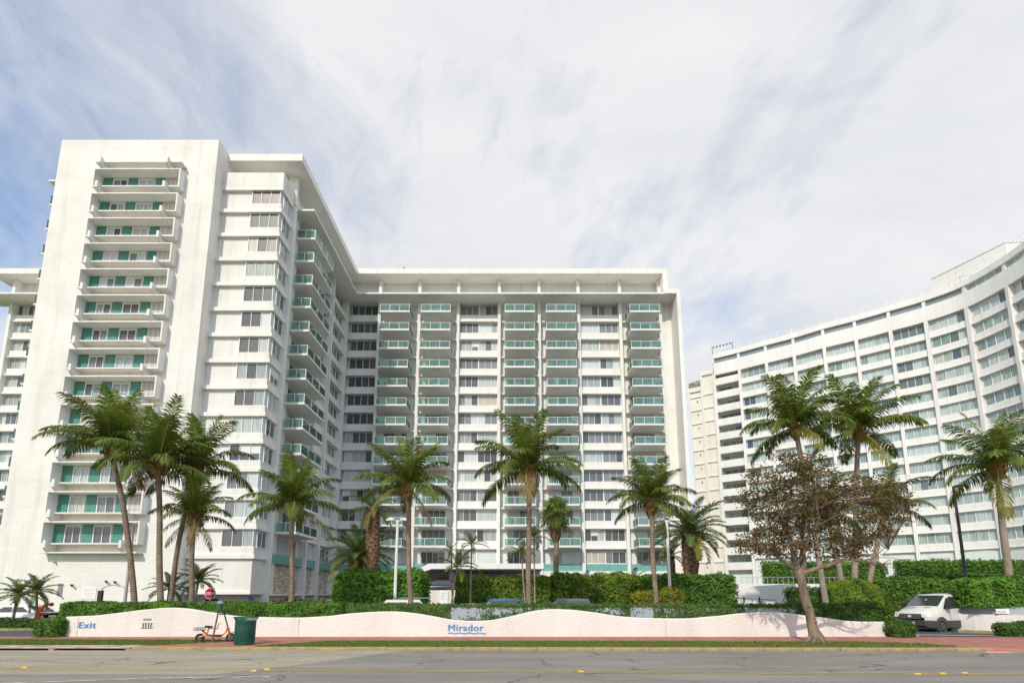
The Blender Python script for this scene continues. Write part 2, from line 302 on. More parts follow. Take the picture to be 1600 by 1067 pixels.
# ------------------------------------------------------------------ mesh helpers
ORG = {}
class MB:
    def __init__(s): s.v = []; s.f = []; s.m = []
    def face(s, pts, mi=0):
        n = len(s.v); s.v.extend(pts); s.f.append(tuple(range(n, n + len(pts)))); s.m.append(mi)
    def box(s, x0, x1, y0, y1, z0, z1, mi=0):
        n = len(s.v)
        s.v += [(x0, y0, z0), (x1, y0, z0), (x1, y1, z0), (x0, y1, z0), (x0, y0, z1), (x1, y0, z1), (x1, y1, z1), (x0, y1, z1)]
        for q in ((0, 3, 2, 1), (4, 5, 6, 7), (0, 1, 5, 4), (1, 2, 6, 5), (2, 3, 7, 6), (3, 0, 4, 7)):
            s.f.append(tuple(n + i for i in q)); s.m.append(mi)
    def bar(s, a, b, w, h, mi=0, up=(0, 0, 1)):
        """rectangular bar from a to b"""
        a = Vector(a); b = Vector(b); d = (b - a).normalized(); u = Vector(up)
        if abs(d.dot(u)) > 0.98: u = Vector((1, 0, 0))
        sd = d.cross(u).normalized(); u = sd.cross(d)
        n = len(s.v)
        for p in (a, b):
            for i, j in ((-1, -1), (1, -1), (1, 1), (-1, 1)): s.v.append(tuple(p + sd * (i * w / 2) + u * (j * h / 2)))
        for q in ((3, 2, 1, 0), (4, 5, 6, 7), (0, 1, 5, 4), (1, 2, 6, 5), (2, 3, 7, 6), (3, 0, 4, 7)):
            s.f.append(tuple(n + i for i in q)); s.m.append(mi)
    def tube(s, pts, rad, n=8, mi=0, cap=True):
        pts = [Vector(p) for p in pts]
        if not isinstance(rad, (list, tuple)): rad = [rad] * len(pts)
        base = len(s.v); prev = None
        for i, p in enumerate(pts):
            d = (pts[min(i + 1, len(pts) - 1)] - pts[max(i - 1, 0)])
            d = d.normalized() if d.length > 1e-9 else Vector((0, 0, 1))
            if prev is None:
                u = Vector((1, 0, 0)) if abs(d.x) < 0.8 else Vector((0, 1, 0))
                u = (u - d * u.dot(d)).normalized()
            else:
                u = (prev - d * prev.dot(d)); u = u.normalized() if u.length > 1e-6 else prev
            prev = u; w = d.cross(u)
            for k in range(n):
                a = 2 * math.pi * k / n; s.v.append(tuple(p + (u * math.cos(a) + w * math.sin(a)) * rad[i]))
        for i in range(len(pts) - 1):
            for k in range(n):
                a = base + i * n + k; b = base + i * n + (k + 1) % n
                s.f.append((a, b, b + n, a + n)); s.m.append(mi)
        if cap:
            s.f.append(tuple(base + k for k in reversed(range(n)))); s.m.append(mi)
            e = base + (len(pts) - 1) * n; s.f.append(tuple(e + k for k in range(n))); s.m.append(mi)
    def lathe(s, prof, n=16, c=(0, 0, 0), mi=0):
        b = len(s.v)
        for r, z in prof:
            for k in range(n):
                a = 2 * math.pi * k / n; s.v.append((c[0] + r * math.cos(a), c[1] + r * math.sin(a), c[2] + z))
        for i in range(len(prof) - 1):
            for k in range(n):
                p = b + i * n + k; q = b + i * n + (k + 1) % n; s.f.append((p, q, q + n, p + n)); s.m.append(mi)
        s.f.append(tuple(b + k for k in reversed(range(n)))); s.m.append(mi)
        e = b + (len(prof) - 1) * n; s.f.append(tuple(e + k for k in range(n))); s.m.append(mi)
    def prism(s, poly, a, b, axis='y', mi=0):
        """poly of 2-D points extruded along axis from a to b"""
        def P(p, t): return {'y': (p[0], t, p[1]), 'x': (t, p[0], p[1]), 'z': (p[0], p[1], t)}[axis]
        n = len(s.v); k = len(poly)
        s.v += [P(p, a) for p in poly] + [P(p, b) for p in poly]
        s.f.append(tuple(range(n, n + k))); s.m.append(mi)
        s.f.append(tuple(n + k + i for i in reversed(range(k)))); s.m.append(mi)
        for i in range(k):
            j = (i + 1) % k; s.f.append((n + i, n + k + i, n + k + j, n + j)); s.m.append(mi)
    def ball(s, c, r, n=10, m=6, mi=0, jit=0.0, rz=None):
        rz = rz or r
        prof = []
        for i in range(m + 1):
            a = -math.pi / 2 + math.pi * i / m
            prof.append((max(0.001, r * math.cos(a)), rz * math.sin(a)))
        b0 = len(s.v); s.lathe(prof, n, c, mi)
        if jit:
            for i in range(b0, len(s.v)):
                p = s.v[i]; s.v[i] = tuple(p[k] + rnd.uniform(-jit, jit) for k in range(3))
    def mesh(s, name, mats, org=(0, 0, 0), smooth=False):
        me = bpy.data.meshes.new(name)
        ox, oy, oz = org
        me.from_pydata([(p[0] - ox, p[1] - oy, p[2] - oz) for p in s.v] if (ox or oy or oz) else s.v, [], s.f)
        if isinstance(mats, str): mats = [mats]
        for q in mats: me.materials.append(MATS[q])
        if len(mats) > 1: me.polygons.foreach_set('material_index', s.m)
        if smooth: me.polygons.foreach_set('use_smooth', [True] * len(s.f))
        me.update(); return me
    def build(s, name, mats, parent=None, smooth=False, org=None):
        if org is None: org = ORG.get(root_of(parent), (0, 0, 0)) if parent else (0, 0, 0)
        return put(name, s.mesh(name, mats, org, smooth), parent)

def root_of(o):
    while o is not None and o.parent is not None: o = o.parent
    return o.name if o else None
def put(name, me, parent=None, loc=(0, 0, 0), rz=0.0):
    o = bpy.data.objects.new(name, me); COL.objects.link(o); o.parent = parent; o.location = loc
    if rz: o.rotation_euler = (0, 0, rz)
    return o
def tag(o, label=None, cat=None, group=None, kind=None):
    if label: o['label'] = label
    if cat: o['category'] = cat
    if group: o['group'] = group
    if kind: o['kind'] = kind
    return o
def thing(name, label, cat, loc=(0, 0, 0), rz=0.0, group=None, local=False):
    """Empty at the thing's base; parts are built in world coordinates unless local"""
    o = bpy.data.objects.new(name, None); COL.objects.link(o); o.location = loc; o.rotation_euler = (0, 0, rz); o.empty_display_size = 0.3
    ORG[o.name] = (0, 0, 0) if local else tuple(loc)
    return tag(o, label, cat, group)
def solo(name, mb, mats, label, cat, loc=(0, 0, 0), group=None, smooth=False, kind=None):
    """a thing that is one mesh, its origin at loc"""
    o = put(name, mb.mesh(name, mats, loc, smooth), None, loc); return tag(o, label, cat, group, kind)
def struct(name, mb, mats, kind='structure', smooth=False):
    o = put(name, mb.mesh(name, mats, (0, 0, 0), smooth)); o['kind'] = kind; return o
def text_part(txt, name, matname, parent, size, org, facing='-y', xs=1.0, extrude=0.012, bold=0.0, align='LEFT', spacing=1.0, heavy=0.0):
    """lettering as a mesh standing upright, readable from -y"""
    cu = bpy.data.curves.new(name, 'FONT'); cu.body = txt; cu.size = size; cu.extrude = extrude; cu.offset = bold; cu.align_x = align; cu.space_character = spacing
    to = bpy.data.objects.new(name + '_tmp', cu); COL.objects.link(to)
    dg = bpy.context.evaluated_depsgraph_get(); me = bpy.data.meshes.new_from_object(to.evaluated_get(dg)); bpy.data.objects.remove(to)
    bpy.data.curves.remove(cu)
    ro = ORG.get(root_of(parent), (0, 0, 0))
    for v in me.vertices:
        x, y, z = v.co; v.co = (org[0] + x * xs - ro[0], org[1] - z - ro[1], org[2] + y - ro[2])
    if heavy:
        vs = [tuple(v.co) for v in me.vertices]; fs = [tuple(p.vertices) for p in me.polygons]; n = len(vs); V2 = []; F2 = []
        for k, dx in enumerate((-heavy, 0, heavy)): V2 += [(a + dx, b - .0016 * k, c) for a, b, c in vs]; F2 += [tuple(i + n * k for i in f) for f in fs]
        me = bpy.data.meshes.new(name); me.from_pydata(V2, [], F2); me.update()
    me.materials.clear(); me.materials.append(MATS[matname])
    for p in me.polygons: p.material_index = 0
    me.name = name
    return put(name, me, parent)
MC = {}
def cached(key, fn):
    if key not in MC: MC[key] = fn()
    return MC[key]
def pane_mesh(w, h, m):
    """pane, origin at its lower left corner, facing -y"""
    def f():
        b = MB(); b.box(0, w, 0, 0.03, 0, h); return b.mesh('pane', m)
    return cached(('pane', round(w, 3), round(h, 3), m), f)
def frame_mesh(w, h, cuts, t=0.06, d=0.08, matn='frame_white', sill=True):
    """window frame w x h with mullions centred on cuts, facing -y, origin lower left"""
    def f():
        b = MB(); b.box(0, w, -d, 0.05, 0, t); b.box(0, w, -d, 0.05, h - t, h); b.box(0, t, -d, 0.05, t, h - t); b.box(w - t, w, -d, 0.05, t, h - t)
        for c, tw in cuts: b.box(c - tw / 2, c + tw / 2, -d + 0.01, 0.05, t, h - t)
        if sill: b.box(-0.04, w + 0.04, -d - 0.05, 0.0, -0.05, -0.002)
        return b.mesh('window', matn)
    return cached(('frame', round(w, 3), round(h, 3), tuple(cuts), t, d, matn, sill), f)
def add_window(parent, org, w, h, n, rz=0.0, group3=False, mats=PANES_MAIN, fm='frame_white', t=0.05, panes=True, glass=None, loc_off=None, post=0.16):
    """window part with its panes as sub-parts; org = lower-left outer corner in world coordinates"""
    cuts = []; edges = []
    if group3:
        half = (w - post) / 2
        cuts = [(w / 2, post)] + [(half * k / 3, 0.05) for k in (1, 2)] + [(half + post + half * k / 3, 0.05) for k in (1, 2)]
        edges = [(half * k / 3, half * (k + 1) / 3) for k in range(3)] + [(half + post + half * k / 3, half + post + half * (k + 1) / 3) for k in range(3)]
    else:
        cuts = [(w * k / n, 0.055) for k in range(1, n)]; edges = [(w * k / n, w * (k + 1) / n) for k in range(n)]
    ro = ORG[root_of(parent)]
    loc = (org[0] - ro[0], org[1] - ro[1], org[2] - ro[2])
    wn = put('window', frame_mesh(w, h, cuts, t, matn=fm), parent, loc, rz)
    base = rnd.choice(mats)
    for i, (a, b) in enumerate(edges):
        if i and (rnd.random() < 0.45 or (group3 and i == 3)): base = rnd.choice(mats)
        if panes: put('pane', pane_mesh(b - a - 0.05, h - 2 * t - 0.005, base), wn, (a + 0.025, 0.012, t + 0.002))
        else:
            ca, sa = math.cos(rz), math.sin(rz)
            mi = glass[1].index(base); mb = glass[0]
            q = [(a + 0.025, t), (b - 0.025, t), (b - 0.025, h - t), (a + 0.025, h - t)]
            mb.face([(org[0] + u * ca - 0.014 * sa, org[1] + u * sa + 0.014 * ca, org[2] + z) for u, z in q], mi)
    return wn
# ------------------------------------------------------------------ the white apartment building
FH = 2.965
def LZ(k): return 44.16 - FH * k
Z1, Z2, ZR = 47.19, 51.13, 52.01
A = thing('apartment_building', 'tall white L-shaped apartment building with green glass balconies and flat overhanging roof', 'building', (0, 75, 0))
AO = ORG[A.name]
def ap(name, b, m, parent=A, smooth=False): return b.build(name, m, parent, smooth)
def apput(name, me, x, y, z, parent=A, rz=0.0): return put(name, me, parent, (x - AO[0], y - AO[1], z - AO[2]), rz)
PMAIN_J = [m for m in PANES_MAIN if m not in ('pane_half', 'pane_low')]
JM = sorted(set(PMAIN_J + PANES_CORNER + ['pane_brown', 'pane_blue']))
JG = MB()                                             # door glass behind the balconies, too small to pick apart
# --- main bodies
b = MB(); b.box(-26.5, 24.95, 75.2, 78.2, 4.6, Z2 - .01); ap('wall', b, 'white_stucco')
b = MB(); b.box(-79.0, -50.1, 75.2, 78.2, 0, Z2 - .012); ap('wall', b, 'white_stucco')
b = MB(); b.box(-50.05, -26.51, 56.4, 75.21, 0, Z2 - .014); b.box(-50.05, -26.52, 75.21, 78.1, 0, Z2 - .016); b.box(-50.05, -32.7, 50.4, 56.4, 0, 51.9); ap('wall', b, 'white_stucco')
# --- roof
b = MB(); b.box(-81.0, 24.0, 72.5, 79, Z2, ZR); b.box(-50.0, -24.05, 51.6, 72.5, Z2 + .003, ZR - .003)
roof = ap('roof', b, 'white_trim')
b = MB(); b.box(-50.1, -32.62, 50.2, 60, ZR - .01, ZR + .1); b.build('parapet', 'white_trim', roof)
for (x, y) in ((-16.9, 73.2), (-24.6, 61.0)):
    b = MB(); b.tube([(x, y, ZR - .02), (x, y, ZR + .38)], .09, 8); b.ball((x, y, ZR + .5), .16, 8, 5); b.build('roof_vent', 'dark_metal', roof)
for q_ in ((-23.55, 23.2, 71.67, 75.25), (-26.55, -23.56, 54.6, 75.2), (-81.2, -50.2, 71.67, 75.25)):
    b = MB(); b.box(*q_, Z1, Z1 + .23); ap('lower_eave', b, 'white_trim')
# --- central columns
COLS = [-20.7, -14.5, -8.4, -2.0, 4.25, 10.4, 16.9, 23.15]
def colmesh(z0, z1):
    def f():
        q = MB(); q.box(-.23, .23, 0, 1.25, z0, Z1 - .004); q.box(-.23, .23, 0, 1.25, Z1 + .232, Z2 - .004); return q.mesh('column', 'white_trim')
    return cached(('col', z0), f)
for i, x in enumerate(COLS): apput('column', colmesh(0, 0), x, 74.0, 0)
b = MB(); b.box(-78.65, -78.15, 74.0, 75.25, 0, Z1 - .004); b.box(-78.65, -78.15, 74, 75.25, Z1 + .232, Z2 - .004); ap('column', b, 'white_trim')
# --- right end fin
b = MB(); b.box(25.05, 25.6, 71.7, 78.3, 0, 48.15); b.box(23.21, 25.05, 71.75, 75.2, 47.35, 48.13); b.box(23.4, 25.05, 74.9, 75.3, 0, 47.35); ap('end_fin', b, 'white_trim')
b = MB(); b.box(23.25, 24.0, 72.3, 75.2, 48.13, Z2 - .01); ap('eave_post', b, 'white_trim')
# --- spandrels, windows and balconies of the central front
def spandrel_mesh(w):
    def f():
        q = MB(); q.box(0, w, .22, .9, 0.2, 1.19); q.box(0, w, 0, .9, 0, .2); return q.mesh('spandrel', 'white_trim')
    return cached(('spn', round(w, 2)), f)
def ledge_mesh(w):
    def f():
        q = MB(); q.box(0, w, 0, .7, 0, .22); return q.mesh('ledge', 'white_trim')
    return cached(('ldg', round(w, 2)), f)
def band_mesh(w):
    def f():
        q = MB(); q.box(0, w, .1, .9, 0, 1.03); return q.mesh('tile_band', 'teal_tile')
    return cached(('bnd', round(w, 2)), f)
BW = 4.55
def slab_f():
    q = MB(); q.box(0, BW, 0, 3.3, 0, .19); return q.mesh('balcony', 'white_trim')
def rail_f():
    q = MB(); z0, z1 = .25, 1.27
    for z in (z0, z1):
        q.box(0.04, BW - .04, .04, .09, z - .025, z + .025); q.box(.04, .09, .09, 3.25, z - .025, z + .025); q.box(BW - .09, BW - .04, .09, 3.25, z - .025, z + .025)
    for k in range(4):
        x = .04 + (BW - .13) * k / 3; q.box(x, x + .05, .035, .095, .19, z1)
    for x in (.038, BW - .092):
        for y in (1.6, 3.2): q.box(x, x + .054, y, y + .05, .19, z1)
    return q.mesh('railing', 'frame_white')
def fp_f():
    q = MB(); q.box(0, (BW - .13) / 3 - .05, 0, .015, 0, .97); return q.mesh('glass_panel', 'balcony_glass')
def sp_f():
    q = MB(); q.box(0, .015, 0, 3.1, 0, .97); return q.mesh('side_panel', 'balcony_glass')
def furniture(par, x, y, z, kind):
    q = MB()
    if kind == 0:      # chair
        q.box(x, x + .5, y, y + .5, z + .4, z + .45); q.box(x, x + .5, y + .46, y + .5, z + .45, z + .9)
        for a in (0, .45):
            for c in (0, .45): q.box(x + a, x + a + .05, y + c, y + c + .05, z, z + .4)
        return q.build('chair', 'dark_metal', par, org=(0, 0, 0))
    if kind == 1:      # table
        q.box(x, x + .7, y, y + .7, z + .7, z + .74); q.tube([(x + .35, y + .35, z), (x + .35, y + .35, z + .7)], .04, 6); q.box(x + .1, x + .6, y + .1, y + .6, z, z + .03)
        return q.build('table', 'frame_alu', par, org=(0, 0, 0))
    q.lathe([(.16, 0), (.2, .4)], 10, (x, y, z))   # plant pot
    o = q.build('plant_pot', 'date_trunk', par, org=(0, 0, 0)); l = MB()
    for _ in range(60):
        a = rnd.random() * 6.28; e = rnd.uniform(.2, 1.4); rr = rnd.uniform(.25, .8)
        c = Vector((x + math.cos(a) * rr * math.cos(e) * .6, y + math.sin(a) * rr * math.cos(e) * .6, z + .4 + rr * math.sin(e))); d = Vector((rnd.uniform(-1, 1), rnd.uniform(-1, 1), rnd.uniform(-.3, 1))).normalized() * .14
        e2 = d.cross(Vector((rnd.uniform(-1, 1), rnd.uniform(-1, 1), .3))).normalized() * .06
        l.face([tuple(c - d), tuple(c + e2), tuple(c + d), tuple(c - e2)])
    l.build('leaves', 'leaf_hedge', o, org=(0, 0, 0)); return o
def balcony(x, y, z):
    s = apput('balcony', cached('slab', slab_f), x, y, z)
    put('railing', cached('rail', rail_f), s)
    for k in range(3): put('glass_panel', cached('fp', fp_f), s, (.09 + (BW - .13) * k / 3, .057, .275))
    for xx in (.055, BW - .07): put('side_panel', cached('sp', sp_f), s, (xx, .11, .275))
    return s
def door(x, y, z, w, h, n, rz=0.0, mats=PMAIN_J):
    """sliding door frame; its glass joins the shared glazing mesh"""
    cuts = tuple((w * k / n, .06) for k in range(1, n))
    o = apput('sliding_door', frame_mesh(w, h, cuts, .06, .06, 'frame_alu', False), x, y, z, A, rz)
    base = rnd.choice(mats); ca, sa = math.cos(rz), math.sin(rz)
    for k in range(n):
        if k and rnd.random() < .4: base = rnd.choice(mats)
        a0, a1 = w * k / n + .03, w * (k + 1) / n - .03
        JG.face([(x + u * ca - .012 * sa, y + u * sa + .012 * ca, z + v) for u, v in ((a0, .06), (a1, .06), (a1, h - .06), (a0, h - .06))], JM.index(base))
for i in range(8):
    x0 = -25.6 if i == 0 else COLS[i - 1] + .232; x1 = COLS[i] - .232; w = x1 - x0
    kindW = i in (0, 3, 6)
    for k in range(14):
        z = LZ(k)
        if k < 13:
            if kindW: apput('spandrel', spandrel_mesh(w), x0, 74.3, z)
            else: apput('ledge', ledge_mesh(w), x0, 74.55, z)
        else:
            apput('tile_band', band_mesh(w), x0, 74.3, 5.40)
        zw = z + 1.2 if k < 13 else 6.5
        if kindW:
            if i == 0: add_window(A, (x0 + .35, 74.92, zw), w - .5, 1.72, 4, mats=PANES_CORNER if k < 7 else PANES_MAIN)
            else: add_window(A, (x0 + .03, 74.92, zw), w - .06, 1.72, 6, group3=True)
        else:
            off = .75 if i < 4 else .95
            if k < 13:
                door(x0 + off + .15, 75.12, z + .22, 3.5, 2.6, 4)
                bl = balcony(x0 + off - .3, 71.62, z + .02)
                r = rnd.random()
                if r < .55: furniture(bl, rnd.uniform(.4, 1.2), rnd.uniform(.5, 1.4), .19, 0); furniture(bl, rnd.uniform(1.7, 2.6), rnd.uniform(.5, 1.4), .19, 1)
                if r < .35 or r > .8: furniture(bl, rnd.uniform(3.0, 3.8), rnd.uniform(.4, 1.6), .19, 0)
                if i == 7 and k == 3: furniture(bl, .6, .5, .19, 2)
            else:
                door(x0 + off + .15, 75.12, zw, 3.5, 1.75, 4)
for i in range(8):                                      # lowest plinth slab
    x0 = -25.6 if i == 0 else COLS[i - 1] + .232; x1 = COLS[i] - .232
    b = MB(); b.box(x0, x1, 74.2, 75.3, 4.62, 5.395); ap('plinth', b, 'white_trim')
b = MB(); b.box(-26.0, 25.0, 76.0, 78.1, 0, 4.6); ap('lobby_wall', b, 'grey_render')
# --- left extension seen past the tower
for k in range(14):
    z = LZ(k); apput('spandrel', spandrel_mesh(3.5), -78.14, 74.3, z)
    add_window(A, (-78.05, 74.92, z + 1.2), 3.3, 1.72, 4, mats=PANES_MAIN)
# --- the wing that runs back from the tower: outer face at x = -25.6, wall at -26.5
b = MB(); b.box(-26.9, -26.5, 56.3, 75.2, 5.0, Z2 - .02); ap('wall', b, 'white_stucco')
for (y0, y1, xa) in ((53.85, 54.35, -26.45), (63.25, 63.65, -26.5), (67.45, 67.85, -26.5), (73.75, 74.28, -26.5)):
    b = MB(); b.box(xa, -25.45, y0, y1, 0, Z1 - .004); b.box(xa, -25.45, y0, y1, Z1 + .232, Z2 - .004); ap('column', b, 'white_trim')
for k in range(14):
    z = LZ(k)
    for (y0, y1, n) in ((63.66, 67.44, 3), (67.86, 73.74, 4)):
        if k < 13: apput('spandrel', spandrel_mesh(y1 - y0), -25.8, y0, z, rz=R(90))
        else: apput('tile_band', band_mesh(y1 - y0), -25.75, y0, 5.40, rz=R(90))
        add_window(A, (-26.38, y0 + .15, z + 1.2 if k < 13 else 6.5), y1 - y0 - .3, 1.72, n, rz=R(90), mats=PANES_CORNER + PANES_MAIN)
    if k < 13:
        apput('ledge', ledge_mesh(8.9), -25.85, 54.36, z, rz=R(90))
        door(-26.47, 55.0, z + .25, 5.6, 2.55, 5, R(90), mats=PANES_CORNER + PMAIN_J)
        # long side balcony
        s = MB(); s.box(-25.95, -23.65, 55.6, 61.95, z + .02, z + .21); sl = s.build('balcony', 'white_trim', A)
        q = MB()
        for zz_ in (z + .27, z + 1.29):
            q.box(-25.9, -23.7, 55.64, 55.69, zz_ - .025, zz_ + .025); q.box(-25.9, -23.7, 61.86, 61.91, zz_ - .025, zz_ + .025); q.box(-23.75, -23.7, 55.69, 61.86, zz_ - .025, zz_ + .025)
        for yy in (55.64, 57.7, 59.8, 61.86): q.box(-23.755, -23.695, yy - .003, yy + .053, z + .21, z + 1.27)
        for xx in (-25.9, -24.85): q.box(xx, xx + .05, 55.636, 55.694, z + .21, z + 1.27)
        q.build('railing', 'frame_white', sl)
        for xx in (-25.85, -24.8): q = MB(); q.box(xx, xx + 1.03, 55.66, 55.675, z + .29, z + 1.26); q.build('glass_panel', 'balcony_glass', sl)
        for yy in (55.7, 57.76, 59.86): q = MB(); q.box(-23.73, -23.715, yy, yy + 1.95, z + .29, z + 1.26); q.build('glass_panel', 'balcony_glass', sl)
        if k % 2 == 0:
            q = MB(); q.box(-25.4, -24.9, 57.2, 57.7, z + .21, z + .65); q.box(-25.4, -25.3, 57.2, 57.7, z + .65, z + 1.1); q.build('chair', 'dark_metal', sl)
        if k % 3 == 0:
            q = MB(); q.tube([(-24.6, 59.6, z + .21), (-24.6, 59.6, z + .9)], .05, 6); q.lathe([(.4, 0), (.4, .04)], 12, (-24.6, 59.6, z + .9)); q.build('table', 'frame_alu', sl)
    else:
        apput('tile_band', band_mesh(8.9), -25.75, 54.36, 5.40, rz=R(90))
        door(-26.47, 55.2, 6.5, 7.2, 1.85, 6, R(90))
# --- corner bay facing the street beside the tower
b = MB(); b.box(-32.65, -26.0, 51.46, 56.4, 5.6, 49.1); b.box(-32.65, -26.9, 53.4, 56.4, 49.1, Z2 - .02); ap('corner_wall', b, 'white_stucco')
b = MB(); b.box(-32.63, -25.75, 51.12, 51.45, 47.19, 49.15); b.box(-25.99, -25.75, 51.45, 53.84, 47.19, 49.15); ap('roof_parapet', b, 'white_stucco')
def cornerledge_f():
    q = MB(); q.box(-32.63, -25.72, 51.1, 51.46, 0, .42); q.box(-26.0, -25.72, 51.46, 53.84, 0, .42); return q.mesh('corner_ledge', 'white_trim')
def cornerspan_f():
    q = MB(); q.box(-29.35, -25.86, 51.2, 51.46, .421, 1.16); q.box(-26.0, -25.86, 51.46, 53.84, .421, 1.16); return q.mesh('corner_spandrel', 'white_stucco')
for k in range(13 + 1):
    z = LZ(k)
    put('corner_ledge', cached('cl', cornerledge_f), A, (0, -75, z)); put('corner_spandrel', cached('cs', cornerspan_f), A, (0, -75, z))
    mts = PANES_MAIN if k > 0 else ['pane_brown']
    add_window(A, (-29.25, 51.38, z + 1.17), 3.2, 1.76, 3, mats=mts, fm='frame_white', t=.06)
    add_window(A, (-25.92, 51.72, z + 1.17), 1.9, 1.76, 2, rz=R(90), mats=PANES_CORNER + PANES_MAIN)
put('corner_ledge', cached('cl', cornerledge_f), A, (0, -75, LZ(-1) - .2))
b = MB(); b.box(-32.6, -26.0, 51.4, 56.3, 2.1, 5.59); ap('corner_wall', b, 'white_stucco')
b = MB(); b.box(-32.6, -25.85, 51.15, 51.4, 2.1, 2.35); b.box(-26.0, -25.85, 51.4, 53.84, 2.1, 2.35); ap('corner_ledge', b, 'white_trim')
b = MB(); b.box(-32.6, -26.3, 52.4, 56.3, 0, 2.1); ap('corner_wall', b, 'grey_render')
b = MB()                                                 # pierced block screen under the overhang
for i in range(9): b.box(-28.9 + i * .28, -28.84 + i * .28, 52.3, 52.38, 1.0, 2.05)
for i in range(5): b.box(-28.9, -26.6, 52.305, 52.375, 1.0 + i * .26, 1.05 + i * .26)
ap('block_screen', b, 'cream_and_bounce_stucco')
b = MB(); b.box(-30.9, -29.6, 52.33, 52.39, 1.45, 1.65); ap('vent_slot', b, 'dark_void')
b = MB(); b.box(-26.45, -25.95, 52.2, 52.24, 1.2, 1.85); ap('notice_plate', b, 'sign_blue')
# --- stone cladding of the wing's foot
def stone_bay(y0, y1):
    q = MB(); q.box(-26.9, -26.45, y0, y1, 2.1, 5.4, 1); z = 2.12
    while z < 5.3:
        h = rnd.uniform(.13, .26); y = y0 + .01
        if z + h > 5.38: h = 5.38 - z
        while y < y1 - .02:
            w = min(rnd.uniform(.35, 1.1), y1 - .01 - y); d = rnd.uniform(.0, .07)
            q.box(-26.5, -26.36 + d, y + .008, y + w - .008, z + .008, z + h - .008, rnd.choice((0, 0, 2))); y += w
        z += h
    o = ap('stone_cladding', q, ['stone', 'mortar', 'stone_pale']); o['kind'] = 'stuff'
for y0, y1 in ((54.36, 63.24), (63.66, 67.44), (67.86, 73.74)): stone_bay(y0, y1)
b = MB(); b.box(-26.9, -25.5, 54.36, 75.1, 1.95, 2.12); ap('base_ledge', b, 'white_trim')
b = MB(); b.box(-26.9, -25.9, 54.36, 75.0, 0, 1.94); ap('base_wall', b, 'stone')
# --- the blank tower end with its stack of boxed balconies
b = MB(); b.box(-50.1, -45.25, 49.75, 50.4, 0, ZR); b.box(-35.85, -32.62, 49.75, 51.6, 0, ZR); b.box(-33.4, -32.62, 51.6, 56.4, 0, ZR - .02)
b.box(-45.25, -35.85, 49.75, 50.4, 48.3, ZR); b.box(-45.25, -35.85, 49.75, 50.4, 0, 6.1); ap('end_wall', b, 'white_stucco')
XA, XB = -45.25, -35.85
def boxed_f():
    q = MB(); q.box(XA, XB, 48.85, 50.1, -.13, 0); q.box(XA, XB, 48.85, 50.1, 1.98, 2.11)
    q.box(XA, XA + .14, 48.85, 50.1, 0, 1.98); q.box(XB - .14, XB, 48.85, 50.1, 0, 1.98); return q.mesh('boxed_balcony', 'white_trim')
def back_f():
    q = MB(); q.box(XA, XB, 50.1, 50.4, -.13, 2.11); return q.mesh('back_wall', 'white_stucco')
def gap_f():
    q = MB(); q.box(XA, XB, 49.75, 50.39, -.854, -.131); return q.mesh('gap_panel', 'cream_and_bounce_stucco')  # white wall like the rest; bounced warm light painted into its colour
def fin_f():
    q = MB(); q.prism([(48.42, .22), (48.84, .22), (48.84, -.131), (49.75, -.131), (49.75, -.853), (48.8, -.853), (48.42, -.5)], -.13, .13, 'x'); return q.mesh('bracket', 'white_trim')
def tilep_f():
    q = MB(); q.box(0, 1.0, -.06, 0, 0, 1.93); return q.mesh('tile_panel', 'green_tile')
def louv_f():
    q = MB()
    for c in range(5): q.box(c * .5, c * .5 + .05, -.06, 0, 0, 1.93)
    for c in range(4):
        for r_ in range(15): q.box(c * .5 + .05, c * .5 + .5, -.05, -.01, .03 + r_ * .125, .095 + r_ * .125)
    return q.mesh('louvre_screen', 'louvre')
def void_f():
    q = MB(); q.box(0, 2.05, -.005, 0, 0, 1.93); return q.mesh('louvre_back', 'flat_dark')
for k in range(14):
    z = 45.5 - FH * k
    bx_ = put('boxed_balcony', cached('bxb', boxed_f), A, (0, -75, z)); put('back_wall', cached('bkw', back_f), bx_)
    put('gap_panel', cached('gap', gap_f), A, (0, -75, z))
    for x in (-44.4, -37.2): put('bracket', cached('fin', fin_f), A, (x, -75, z))
    for x in (0.16, 2.95, 5.95): put('tile_panel', cached('tlp', tilep_f), A, (XA + x, 50.095 - 75, z + .01))
    for x, w in ((1.3, 1.55), (4.1, 1.75)): add_window(A, (XA + x, 50.07, z + .06), w, 1.7, 2, mats=PMAIN_J, t=.06)
    lv = put('louvre_screen', cached('lvr', louv_f), A, (XA + 7.1, 50.085 - 75, z + .01)); put('louvre_back', cached('void', void_f), lv, (0, .012, 0))
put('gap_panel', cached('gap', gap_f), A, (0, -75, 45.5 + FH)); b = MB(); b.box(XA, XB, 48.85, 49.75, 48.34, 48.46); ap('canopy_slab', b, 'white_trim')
for x in (-44.4, -37.2): put('bracket', cached('fin', fin_f), A, (x, -75, 45.5 + FH))
b = MB(); b.box(XA, XB, 48.85, 49.75, 45.5 - FH * 14 + 1.99, 45.5 - FH * 14 + 2.11); ap('canopy_slab', b, 'white_trim')
# balconies on the tower's far side, peeping past its corner
for k in range(-1, 14):
    z = LZ(k)
    xo = -51.35 if k < 0 else -50.85; s = MB(); s.box(xo, -50.12, 50.2, 57.0, z + .1, z + .28); sl = s.build('balcony', 'white_trim', A)
    if k >= 0:
        q = MB(); q.box(-50.82, -50.805, 50.25, 56.9, z + .3, z + 1.3); q.box(-50.8, -50.15, 50.25, 50.265, z + .3, z + 1.3); q.build('side_panel', 'balcony_glass', sl)
